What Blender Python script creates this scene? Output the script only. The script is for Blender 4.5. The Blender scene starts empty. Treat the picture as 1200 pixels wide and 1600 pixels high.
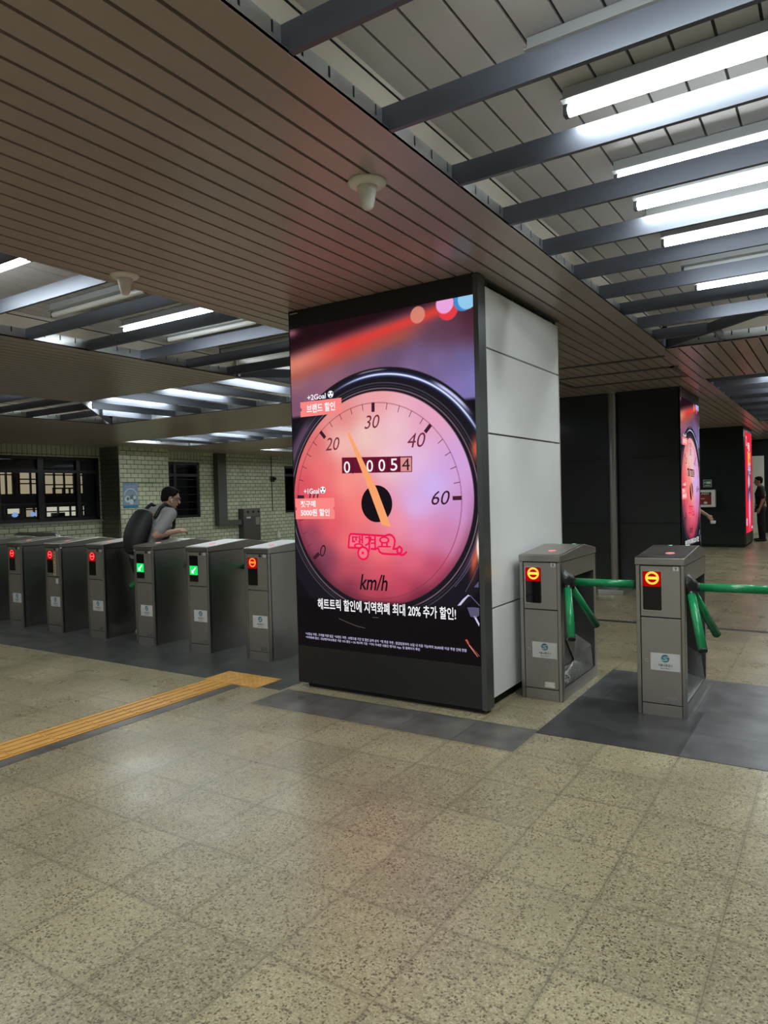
import bpy, bmesh, math, random
import numpy as np
from mathutils import Vector, Matrix
random.seed(7)
PI = math.pi
S = bpy.context.scene
COL = S.collection

# ------------------------------------------------------------------ camera, world, exposure
cam_d = bpy.data.cameras.new('camera')
cam = bpy.data.objects.new('camera', cam_d)
COL.objects.link(cam)
yaw, pitch, roll = math.radians(32.798), math.radians(-1.3107), math.radians(-1.5242)
Fv = Vector((-math.sin(yaw) * math.cos(pitch), math.cos(yaw) * math.cos(pitch), math.sin(pitch)))
R0 = Vector((math.cos(yaw), math.sin(yaw), 0))
U0 = R0.cross(Fv)
Rv = R0 * math.cos(roll) + U0 * math.sin(roll)
Uv = -R0 * math.sin(roll) + U0 * math.cos(roll)
M = Matrix((Rv, Uv, -Fv)).transposed().to_4x4()
M.translation = Vector((0, 0, 1.5))
cam.matrix_world = M
cam_d.sensor_fit = 'VERTICAL'
cam_d.sensor_height = 36.0
cam_d.lens = 36.0 * 1105.4 / 1600.0
cam_d.clip_start = 0.05
cam_d.clip_end = 200
S.camera = cam

TUBE = 16.0        # glow of a lit fluorescent tube
TUBE_W = 12.5      # light a tube and its reflector throw down into the hall
SCREEN = 0.95      # emission of the LED screens
world = bpy.data.worlds.new('world')
S.world = world
world.use_nodes = True
world.node_tree.nodes['Background'].inputs[0].default_value = (0.80, 0.86, 1.0, 1)
world.node_tree.nodes['Background'].inputs[1].default_value = 0.05
S.view_settings.view_transform = 'Standard'
S.view_settings.look = 'None'
S.view_settings.gamma = 1.0
S.view_settings.use_curve_mapping = False
S.view_settings.exposure = 0.0
S.cycles.use_denoising = True
S.cycles.denoising_prefilter = 'NONE'
S.cycles.max_bounces = 8
S.cycles.sample_clamp_indirect = 6.0
S.cycles.use_light_tree = True


# ------------------------------------------------------------------ materials
def lin(r, g, b):
    f = lambda c: (c / 255 / 12.92) if c / 255 <= 0.04045 else ((c / 255 + 0.055) / 1.055) ** 2.4
    return (f(r), f(g), f(b), 1.0)


def mat(name, col, rough=0.5, metal=0.0, emit=None, strength=0.0, spec=0.5, noise=0.0, nscale=8.0, bump=0.0, bscale=60.0, stretch=None, alpha=1.0):
    m = bpy.data.materials.new(name)
    m.use_nodes = True
    nt = m.node_tree
    b = nt.nodes['Principled BSDF']
    b.inputs['Base Color'].default_value = col
    b.inputs['Roughness'].default_value = rough
    b.inputs['Metallic'].default_value = metal
    b.inputs['Specular IOR Level'].default_value = spec
    if emit:
        b.inputs['Emission Color'].default_value = emit
        b.inputs['Emission Strength'].default_value = strength
    if noise or bump:
        tc = nt.nodes.new('ShaderNodeTexCoord')
        mp = nt.nodes.new('ShaderNodeMapping')
        if stretch:
            mp.inputs['Scale'].default_value = stretch
        nt.links.new(tc.outputs['Object'], mp.inputs[0])
    if noise:
        n = nt.nodes.new('ShaderNodeTexNoise')
        n.inputs['Scale'].default_value = nscale
        n.inputs['Detail'].default_value = 4
        nt.links.new(mp.outputs[0], n.inputs['Vector'])
        mr = nt.nodes.new('ShaderNodeMapRange')
        mr.inputs[1].default_value = 0.3
        mr.inputs[2].default_value = 0.7
        mr.inputs[3].default_value = 1 - noise
        mr.inputs[4].default_value = 1 + noise
        nt.links.new(n.outputs[0], mr.inputs[0])
        mx = nt.nodes.new('ShaderNodeVectorMath')
        mx.operation = 'SCALE'
        mx.inputs[0].default_value = col[:3]
        nt.links.new(mr.outputs[0], mx.inputs['Scale'])
        nt.links.new(mx.outputs[0], b.inputs['Base Color'])
        mr2 = nt.nodes.new('ShaderNodeMapRange')
        mr2.inputs[1].default_value = 0.3
        mr2.inputs[2].default_value = 0.7
        mr2.inputs[3].default_value = max(0.02, rough * (1 - noise))
        mr2.inputs[4].default_value = min(1, rough * (1 + noise))
        nt.links.new(n.outputs[0], mr2.inputs[0])
        nt.links.new(mr2.outputs[0], b.inputs['Roughness'])
    if bump:
        n2 = nt.nodes.new('ShaderNodeTexNoise')
        n2.inputs['Scale'].default_value = bscale
        nt.links.new(mp.outputs[0], n2.inputs['Vector'])
        bp = nt.nodes.new('ShaderNodeBump')
        bp.inputs['Strength'].default_value = bump
        bp.inputs['Distance'].default_value = 0.002
        nt.links.new(n2.outputs[0], bp.inputs['Height'])
        nt.links.new(bp.outputs[0], b.inputs['Normal'])
    return m


def emis(name, col, s=1.0):
    m = bpy.data.materials.new(name)
    m.use_nodes = True
    nt = m.node_tree
    nt.nodes.remove(nt.nodes['Principled BSDF'])
    e = nt.nodes.new('ShaderNodeEmission')
    e.inputs[0].default_value = col
    e.inputs[1].default_value = s
    nt.links.new(e.outputs[0], nt.nodes['Material Output'].inputs[0])
    return m


def picture_mat(name, s):
    m = emis(name, (1, 1, 1, 1), s)
    nt = m.node_tree
    a = nt.nodes.new('ShaderNodeAttribute')
    a.attribute_name = 'picture'
    nt.links.new(a.outputs['Color'], nt.nodes['Emission'].inputs[0])
    return m


def floor_mat():
    m = bpy.data.materials.new('terrazzo_tiles')
    m.use_nodes = True
    nt = m.node_tree
    N, L = nt.nodes, nt.links
    b = N['Principled BSDF']
    tc = N.new('ShaderNodeTexCoord')
    mp = N.new('ShaderNodeMapping')
    mp.inputs['Location'].default_value = (0.354, -4.2, 0)
    L.new(tc.outputs['Object'], mp.inputs[0])
    # brick texture without offset gives the square tiles
    br = N.new('ShaderNodeTexBrick')
    br.offset = 0.0
    br.inputs['Scale'].default_value = 1.0
    br.inputs['Brick Width'].default_value = 0.4135
    br.inputs['Row Height'].default_value = 0.4165
    br.inputs['Mortar Size'].default_value = 0.0013
    br.inputs['Mortar Smooth'].default_value = 0.15
    br.inputs['Bias'].default_value = -0.2
    br.inputs['Color1'].default_value = (0.350, 0.305, 0.186, 1)
    br.inputs['Color2'].default_value = (0.268, 0.233, 0.145, 1)
    br.inputs['Mortar'].default_value = (0.17, 0.148, 0.092, 1)
    L.new(mp.outputs[0], br.inputs['Vector'])
    # stone chips
    vo = N.new('ShaderNodeTexVoronoi')
    vo.inputs['Scale'].default_value = 112
    wn = N.new('ShaderNodeTexNoise'); wn.inputs['Scale'].default_value = 90; wn.inputs['Detail'].default_value = 2
    L.new(tc.outputs['Object'], wn.inputs['Vector'])
    wv = N.new('ShaderNodeVectorMath'); wv.operation = 'MULTIPLY_ADD'; wv.inputs[1].default_value = (0.014, 0.014, 0.014)
    L.new(wn.outputs['Color'], wv.inputs[0]); L.new(tc.outputs['Object'], wv.inputs[2])
    L.new(wv.outputs[0], vo.inputs['Vector'])
    sep = N.new('ShaderNodeSeparateColor')
    L.new(vo.outputs['Color'], sep.inputs[0])
    dk = N.new('ShaderNodeMath'); dk.operation = 'LESS_THAN'; dk.inputs[1].default_value = 0.26
    L.new(sep.outputs[0], dk.inputs[0])
    lt = N.new('ShaderNodeMath'); lt.operation = 'GREATER_THAN'; lt.inputs[1].default_value = 0.62
    L.new(sep.outputs[1], lt.inputs[0])
    near = N.new('ShaderNodeMath'); near.operation = 'LESS_THAN'; near.inputs[1].default_value = 0.0048
    vs = N.new('ShaderNodeMath'); vs.operation = 'MULTIPLY'; vs.inputs[1].default_value = 1.0 / 112
    L.new(vo.outputs['Distance'], vs.inputs[0])
    L.new(vs.outputs[0], near.inputs[0])
    dkm = N.new('ShaderNodeMath'); dkm.operation = 'MULTIPLY'
    L.new(dk.outputs[0], dkm.inputs[0]); L.new(near.outputs[0], dkm.inputs[1])
    dkf = N.new('ShaderNodeMath'); dkf.operation = 'MULTIPLY'; dkf.inputs[1].default_value = 0.78
    L.new(dkm.outputs[0], dkf.inputs[0])
    ltf = N.new('ShaderNodeMath'); ltf.operation = 'MULTIPLY'; ltf.inputs[1].default_value = 0.50
    L.new(lt.outputs[0], ltf.inputs[0])
    m1 = N.new('ShaderNodeMix'); m1.data_type = 'RGBA'
    L.new(br.outputs['Color'], m1.inputs[6]); m1.inputs[7].default_value = (0.455, 0.41, 0.265, 1)
    L.new(ltf.outputs[0], m1.inputs[0])
    m2 = N.new('ShaderNodeMix'); m2.data_type = 'RGBA'
    L.new(m1.outputs[2], m2.inputs[6]); m2.inputs[7].default_value = (0.075, 0.058, 0.035, 1)
    L.new(dkf.outputs[0], m2.inputs[0])
    # larger blotches of wear
    no = N.new('ShaderNodeTexNoise'); no.inputs['Scale'].default_value = 1.9; no.inputs['Detail'].default_value = 2
    L.new(tc.outputs['Object'], no.inputs['Vector'])
    mr = N.new('ShaderNodeMapRange')
    mr.inputs[1].default_value = 0.3; mr.inputs[2].default_value = 0.7
    mr.inputs[3].default_value = 0.84; mr.inputs[4].default_value = 1.12
    L.new(no.outputs[0], mr.inputs[0])
    gn = N.new('ShaderNodeTexNoise'); gn.inputs['Scale'].default_value = 150; gn.inputs['Detail'].default_value = 1
    L.new(tc.outputs['Object'], gn.inputs['Vector'])
    gm = N.new('ShaderNodeMapRange')
    gm.inputs[1].default_value = 0.32; gm.inputs[2].default_value = 0.68
    gm.inputs[3].default_value = 0.72; gm.inputs[4].default_value = 1.25
    L.new(gn.outputs[0], gm.inputs[0])
    gg = N.new('ShaderNodeMath'); gg.operation = 'MULTIPLY'
    L.new(gm.outputs[0], gg.inputs[0]); L.new(mr.outputs[0], gg.inputs[1])
    sc = N.new('ShaderNodeVectorMath'); sc.operation = 'SCALE'
    L.new(m2.outputs[2], sc.inputs[0]); L.new(gg.outputs[0], sc.inputs['Scale'])
    # wide grimy band along the joints
    br2 = N.new('ShaderNodeTexBrick')
    br2.offset = 0.0
    for k, v in (('Scale', 1.0), ('Brick Width', 0.4135), ('Row Height', 0.4165), ('Mortar Size', 0.02), ('Mortar Smooth', 1.0)):
        br2.inputs[k].default_value = v
    L.new(mp.outputs[0], br2.inputs['Vector'])
    gr = N.new('ShaderNodeMath'); gr.operation = 'MULTIPLY'
    L.new(br2.outputs['Fac'], gr.inputs[0]); L.new(no.outputs[0], gr.inputs[1])
    gr2 = N.new('ShaderNodeMath'); gr2.operation = 'MULTIPLY'; gr2.inputs[1].default_value = 0.5
    L.new(gr.outputs[0], gr2.inputs[0])
    m3 = N.new('ShaderNodeMix'); m3.data_type = 'RGBA'
    L.new(sc.outputs[0], m3.inputs[6]); m3.inputs[7].default_value = (0.12, 0.105, 0.07, 1)
    L.new(gr2.outputs[0], m3.inputs[0])
    m4 = N.new('ShaderNodeMix'); m4.data_type = 'RGBA'
    L.new(m3.outputs[2], m4.inputs[6]); m4.inputs[7].default_value = (0.15, 0.13, 0.08, 1)
    L.new(br.outputs['Fac'], m4.inputs[0])
    L.new(m4.outputs[2], b.inputs['Base Color'])
    rr = N.new('ShaderNodeMapRange')
    rr.inputs[1].default_value = 0.3; rr.inputs[2].default_value = 0.7
    rr.inputs[3].default_value = 0.24; rr.inputs[4].default_value = 0.36
    no2 = N.new('ShaderNodeTexNoise'); no2.inputs['Scale'].default_value = 3.1; no2.inputs['Detail'].default_value = 3
    L.new(tc.outputs['Object'], no2.inputs['Vector'])
    L.new(no2.outputs[0], rr.inputs[0]); L.new(rr.outputs[0], b.inputs['Roughness'])
    b.inputs['Specular IOR Level'].default_value = 0.5
    bp = N.new('ShaderNodeBump'); bp.inputs['Strength'].default_value = 0.10; bp.inputs['Distance'].default_value = 0.002
    L.new(vo.outputs['Distance'], bp.inputs['Height'])
    L.new(bp.outputs[0], b.inputs['Normal'])
    return m


def granite_mat(name, c1, c2, w, h, off):
    m = bpy.data.materials.new(name)
    m.use_nodes = True
    nt = m.node_tree
    N, L = nt.nodes, nt.links
    b = N['Principled BSDF']
    tc = N.new('ShaderNodeTexCoord')
    mp = N.new('ShaderNodeMapping')
    mp.inputs['Location'].default_value = off
    L.new(tc.outputs['Object'], mp.inputs[0])
    br = N.new('ShaderNodeTexBrick')
    br.offset = 0.0
    for k, v in (('Scale', 1.0), ('Brick Width', w), ('Row Height', h), ('Mortar Size', 0.002), ('Color1', c1), ('Color2', c2), ('Mortar', (0.012, 0.012, 0.012, 1))):
        br.inputs[k].default_value = v
    L.new(mp.outputs[0], br.inputs['Vector'])
    no = N.new('ShaderNodeTexNoise'); no.inputs['Scale'].default_value = 5; no.inputs['Detail'].default_value = 9
    L.new(tc.outputs['Object'], no.inputs['Vector'])
    mr = N.new('ShaderNodeMapRange')
    mr.inputs[1].default_value = 0.3; mr.inputs[2].default_value = 0.7
    mr.inputs[3].default_value = 0.62; mr.inputs[4].default_value = 1.35
    L.new(no.outputs[0], mr.inputs[0])
    sc = N.new('ShaderNodeVectorMath'); sc.operation = 'SCALE'
    L.new(br.outputs['Color'], sc.inputs[0]); L.new(mr.outputs[0], sc.inputs['Scale'])
    L.new(sc.outputs[0], b.inputs['Base Color'])
    b.inputs['Roughness'].default_value = 0.36
    return m


def brick_mat(name, axis, bw, bh, c1, c2, mortar, offset=0.5, ms=0.007):
    m = bpy.data.materials.new(name)
    m.use_nodes = True
    nt = m.node_tree
    N, L = nt.nodes, nt.links
    b = N['Principled BSDF']
    g = N.new('ShaderNodeNewGeometry')
    sx = N.new('ShaderNodeSeparateXYZ')
    L.new(g.outputs['Position'], sx.inputs[0])
    cx = N.new('ShaderNodeCombineXYZ')
    L.new(sx.outputs[axis], cx.inputs[0]); L.new(sx.outputs['Z'], cx.inputs[1])
    br = N.new('ShaderNodeTexBrick')
    br.offset = offset
    for k, v in (('Scale', 1.0), ('Brick Width', bw), ('Row Height', bh), ('Mortar Size', ms), ('Mortar Smooth', 0.1), ('Color1', c1), ('Color2', c2), ('Mortar', mortar)):
        br.inputs[k].default_value = v
    L.new(cx.outputs[0], br.inputs['Vector'])
    no = N.new('ShaderNodeTexNoise'); no.inputs['Scale'].default_value = 1.6; no.inputs['Detail'].default_value = 5
    L.new(g.outputs['Position'], no.inputs['Vector'])
    mr = N.new('ShaderNodeMapRange')
    mr.inputs[1].default_value = 0.3; mr.inputs[2].default_value = 0.7
    mr.inputs[3].default_value = 0.86; mr.inputs[4].default_value = 1.12
    L.new(no.outputs[0], mr.inputs[0])
    sc = N.new('ShaderNodeVectorMath'); sc.operation = 'SCALE'
    L.new(br.outputs['Color'], sc.inputs[0]); L.new(mr.outputs[0], sc.inputs['Scale'])
    L.new(sc.outputs[0], b.inputs['Base Color'])
    b.inputs['Roughness'].default_value = 0.3
    bp = N.new('ShaderNodeBump'); bp.inputs['Strength'].default_value = 0.6; bp.inputs['Distance'].default_value = 0.006; bp.invert = True
    L.new(br.outputs['Fac'], bp.inputs['Height'])
    L.new(bp.outputs[0], b.inputs['Normal'])
    return m


def glass_mat():
    m = bpy.data.materials.new('window_glass')
    m.use_nodes = True
    nt = m.node_tree
    N, L = nt.nodes, nt.links
    N.remove(N['Principled BSDF'])
    t = N.new('ShaderNodeBsdfTransparent'); t.inputs[0].default_value = (0.78, 0.80, 0.82, 1)
    g = N.new('ShaderNodeBsdfGlossy'); g.inputs['Roughness'].default_value = 0.03
    mx = N.new('ShaderNodeMixShader')
    fr = N.new('ShaderNodeFresnel'); fr.inputs[0].default_value = 1.5
    L.new(fr.outputs[0], mx.inputs[0]); L.new(t.outputs[0], mx.inputs[1]); L.new(g.outputs[0], mx.inputs[2])
    L.new(mx.outputs[0], N['Material Output'].inputs[0])
    return m


MT = {}
MT['floor'] = floor_mat()
MT['granite_near'] = granite_mat('dark_granite', (0.040, 0.041, 0.042, 1), (0.060, 0.061, 0.062, 1), 0.83, 0.89, (0.77, -4.17, 0))
MT['granite_grey'] = granite_mat('grey_granite', (0.115, 0.12, 0.122, 1), (0.085, 0.088, 0.09, 1), 0.62, 0.45, (0.2, -4.17, 0))
MT['granite_left'] = granite_mat('dark_granite_band', (0.060, 0.062, 0.060, 1), (0.078, 0.080, 0.076, 1), 0.80, 0.59, (0.1, -4.17, 0))
MT['granite_strip'] = granite_mat('slate_strip', (0.105, 0.102, 0.090, 1), (0.13, 0.126, 0.112, 1), 0.4135, 0.42, (0.354, -4.2, 0))
MT['slat'] = mat('painted_aluminium_slat', (0.365, 0.305, 0.275, 1), 0.30, 0.0, noise=0.08, nscale=1.5)
MT['gap'] = mat('dark_void', (0.010, 0.010, 0.010, 1), 0.9)
MT['recess'] = mat('recess_panel', (0.60, 0.59, 0.60, 1), 0.42, noise=0.05, nscale=2)
MT['cream'] = mat('cream_board', (0.66, 0.60, 0.50, 1), 0.5)
MT['fascia'] = mat('galvanised_fascia', (0.62, 0.65, 0.66, 1), 0.38, 0.85, noise=0.15, nscale=3)
MT['fin'] = mat('grey_blue_metal_baffle', (0.105, 0.118, 0.145, 1), 0.42, 0.5, noise=0.12, nscale=2.0, stretch=(1, 1, 4))
MT['tube'] = emis('fluorescent_tube', (0.92, 0.985, 1.0, 1), TUBE)
MT['tube_off'] = mat('unlit_tube', (0.75, 0.76, 0.74, 1), 0.2)
MT['batten'] = mat('white_batten', (0.40, 0.42, 0.42, 1), 0.4)
MT['batten_dark'] = mat('tube_cap', (0.05, 0.06, 0.06, 1), 0.5)
MT['steel'] = mat('brushed_stainless', (0.40, 0.39, 0.375, 1), 0.33, 1.0, noise=0.05, nscale=3, bump=0.03, bscale=120)
MT['steel_front'] = mat('brushed_stainless_front', (0.37, 0.345, 0.31, 1), 0.44, 0.75, noise=0.04, nscale=4, bump=0.03, bscale=150)
MT['steel_bright'] = mat('bright_steel', (0.72, 0.72, 0.70, 1), 0.22, 1.0, noise=0.1, nscale=9)
MT['lid_bright'] = mat('bright_lid_plate', (0.62, 0.63, 0.64, 1), 0.38, 0.6)
MT['steel_dark'] = mat('steel_recess', (0.17, 0.17, 0.165, 1), 0.40, 0.9, noise=0.1)  # dark steel, also carries the painted shade of the gate niches
MT['seam'] = mat('black_seam', (0.006, 0.006, 0.006, 1), 0.8)
MT['black_glass'] = mat('black_glass', (0.006, 0.006, 0.007, 1), 0.08)
MT['black'] = mat('black_plastic', (0.012, 0.012, 0.013, 1), 0.35)
MT['rubber'] = mat('dark_hub', (0.020, 0.021, 0.022, 1), 0.28, 0.3)
MT['green'] = mat('green_arm', (0.012, 0.25, 0.085, 1), 0.22, noise=0.05)
MT['led_red'] = emis('led_red_glow', lin(175, 4, 8), 1.0)
MT['led_ring'] = emis('led_yellow_ring', lin(255, 214, 70), 1.35)
MT['led_ringred'] = emis('led_red_ring', lin(255, 84, 90), 1.2)
MT['led_orange'] = emis('led_orange_ring', lin(255, 140, 60), 1.2)
MT['led_green'] = emis('led_green_glow', lin(20, 190, 85), 1.6)
MT['led_white'] = emis('led_white_arrow', lin(225, 255, 235), 1.5)
MT['lamp_pink'] = emis('pink_indicator', lin(255, 160, 155), 1.0)
MT['lamp_mint'] = emis('mint_indicator', lin(150, 235, 195), 1.0)
MT['sticker'] = mat('white_sticker', (0.66, 0.66, 0.64, 1), 0.4)
MT['sticker_y'] = mat('tan_sticker', (0.50, 0.40, 0.21, 1), 0.5)
MT['logo_blue'] = mat('blue_teal_print', (0.012, 0.14, 0.27, 1), 0.5)
MT['logo_teal'] = mat('teal_print', (0.02, 0.30, 0.36, 1), 0.5)
MT['ink'] = mat('black_print', (0.02, 0.02, 0.02, 1), 0.5)
MT['frame_black'] = mat('charcoal_display_frame', (0.017, 0.017, 0.018, 1), 0.38)
MT['frame_steel'] = mat('grey_display_edge', (0.12, 0.13, 0.13, 1), 0.35, 0.7)
MT['white_panel'] = mat('white_pillar_panel', (0.80, 0.82, 0.80, 1), 0.26)
MT['groove'] = mat('dark_groove', (0.035, 0.036, 0.035, 1), 0.6)
MT['dark_panel'] = mat('dark_green_black_panel', (0.018, 0.022, 0.022, 1), 0.18)
MT['post'] = mat('grey_steel_post', (0.33, 0.32, 0.30, 1), 0.32, 0.9)
MT['tactile'] = mat('yellow_tactile', (0.66, 0.36, 0.085, 1), 0.45, noise=0.12, nscale=14)
MT['brick'] = brick_mat('glazed_brick', 'Y', 0.231, 0.1195, (0.60, 0.64, 0.46, 1), (0.51, 0.55, 0.39, 1), (0.022, 0.024, 0.020, 1))
MT['brick_shaded'] = brick_mat('glazed_brick_shaded', 'X', 0.231, 0.1195, (0.17, 0.175, 0.145, 1), (0.14, 0.145, 0.12, 1), (0.022, 0.024, 0.020, 1))  # shade of the pier's returns put into the brick colour
MT['brick_soldier'] = brick_mat('glazed_brick_soldier', 'Y', 0.125, 0.25, (0.52, 0.56, 0.41, 1), (0.45, 0.48, 0.35, 1), (0.022, 0.024, 0.020, 1), 0.0)
MT['win_frame'] = mat('black_window_frame', (0.011, 0.011, 0.011, 1), 0.35)
MT['glass'] = glass_mat()
MT['sill'] = mat('stone_sill', (0.25, 0.25, 0.22, 1), 0.4)
MT['corner'] = mat('corner_guard', (0.5, 0.5, 0.48, 1), 0.3, 0.8)
MT['duct'] = mat('grey_duct', (0.085, 0.088, 0.080, 1), 0.5)
MT['box_grey'] = mat('grey_box', (0.075, 0.073, 0.066, 1), 0.45)
MT['box_face'] = mat('grey_box_face', (0.13, 0.12, 0.11, 1), 0.5)
MT['white_plastic'] = mat('white_plastic', (0.74, 0.73, 0.68, 1), 0.3)
MT['night'] = mat('dark_facade', (0.040, 0.038, 0.034, 1), 0.7)
MT['lit_warm'] = emis('lit_window_warm', lin(214, 196, 160), 0.80)
MT['lit_band'] = emis('lit_window_band', lin(240, 232, 205), 1.0)
MT['lit_blue'] = emis('blue_lamp', lin(150, 190, 250), 1.1)
MT['mullion'] = mat('dark_mullion', (0.015, 0.013, 0.010, 1), 0.6)
MT['shelf'] = mat('dark_shelf', (0.10, 0.075, 0.045, 1), 0.6)
MT['door_lit'] = mat('cream_door', (0.72, 0.70, 0.58, 1), 0.5)
MT['skin'] = mat('skin', (0.42, 0.245, 0.165, 1), 0.5)
MT['hair'] = mat('black_hair', (0.006, 0.005, 0.005, 1), 0.8, spec=0.15)
MT['tee_grey'] = mat('grey_cotton', (0.27, 0.275, 0.28, 1), 0.85, bump=0.1)
MT['tee_black'] = mat('black_cotton', (0.012, 0.012, 0.013, 1), 0.85)
MT['trousers'] = mat('black_trousers', (0.010, 0.010, 0.011, 1), 0.85)
MT['bag'] = mat('black_nylon', (0.010, 0.010, 0.011, 1), 0.6, bump=0.1)
MT['shoe_white'] = mat('white_trainer', (0.55, 0.55, 0.54, 1), 0.5)
MT['shoe_black'] = mat('black_trainer', (0.012, 0.012, 0.012, 1), 0.5)
MT['aed_red'] = mat('dark_red_print', (0.22, 0.022, 0.012, 1), 0.35)
MT['sign_green'] = mat('green_sign', (0.008, 0.10, 0.050, 1), 0.4)
MT['poster_blue'] = mat('pale_blue_poster', (0.24, 0.34, 0.46, 1), 0.4)
MT['poster_band'] = mat('blue_poster_band', (0.05, 0.20, 0.36, 1), 0.4)
MT['poster_white'] = mat('poster_white', (0.6, 0.65, 0.68, 1), 0.4)
MT['poster_green'] = mat('poster_green', (0.10, 0.20, 0.16, 1), 0.4)
MT['green_paint'] = mat('green_paint_line', (0.12, 0.28, 0.08, 1), 0.4)
# screen inks (all of them are lit pixels of the LED screens)
MT['px_dark'] = emis('pixels_dark', lin(62, 30, 44), SCREEN)
MT['px_maroon'] = emis('pixels_maroon', lin(122, 48, 66), SCREEN)
MT['px_wine'] = emis('pixels_wine', lin(110, 22, 48), SCREEN)
MT['px_black'] = emis('pixels_black', lin(26, 20, 26), SCREEN)
MT['px_white'] = emis('pixels_white', lin(250, 250, 255), SCREEN)
MT['px_lilac'] = emis('pixels_lilac', lin(205, 200, 235), SCREEN)
MT['px_coral'] = emis('pixels_coral', lin(255, 138, 134), SCREEN)
MT['px_red'] = emis('pixels_red', lin(240, 28, 84), SCREEN)
MT['px_pink'] = emis('pixels_pink', lin(250, 122, 140), SCREEN)
MT['px_orange'] = emis('pixels_orange', lin(255, 168, 112), SCREEN)
MT['px_rose'] = emis('pixels_rose', lin(225, 150, 150), SCREEN)
MT['px_yellow'] = emis('pixels_yellow', lin(250, 205, 120), SCREEN)
MT['px_blue'] = emis('pixels_blue', lin(150, 205, 240), SCREEN)
MT['ad_picture'] = picture_mat('led_picture', SCREEN)
for k_, m_ in MT.items():
    if k_ == 'ad_picture' or k_.startswith(('px_', 'led_', 'lamp_', 'lit_')): m_.cycles.emission_sampling = 'NONE'


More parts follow.
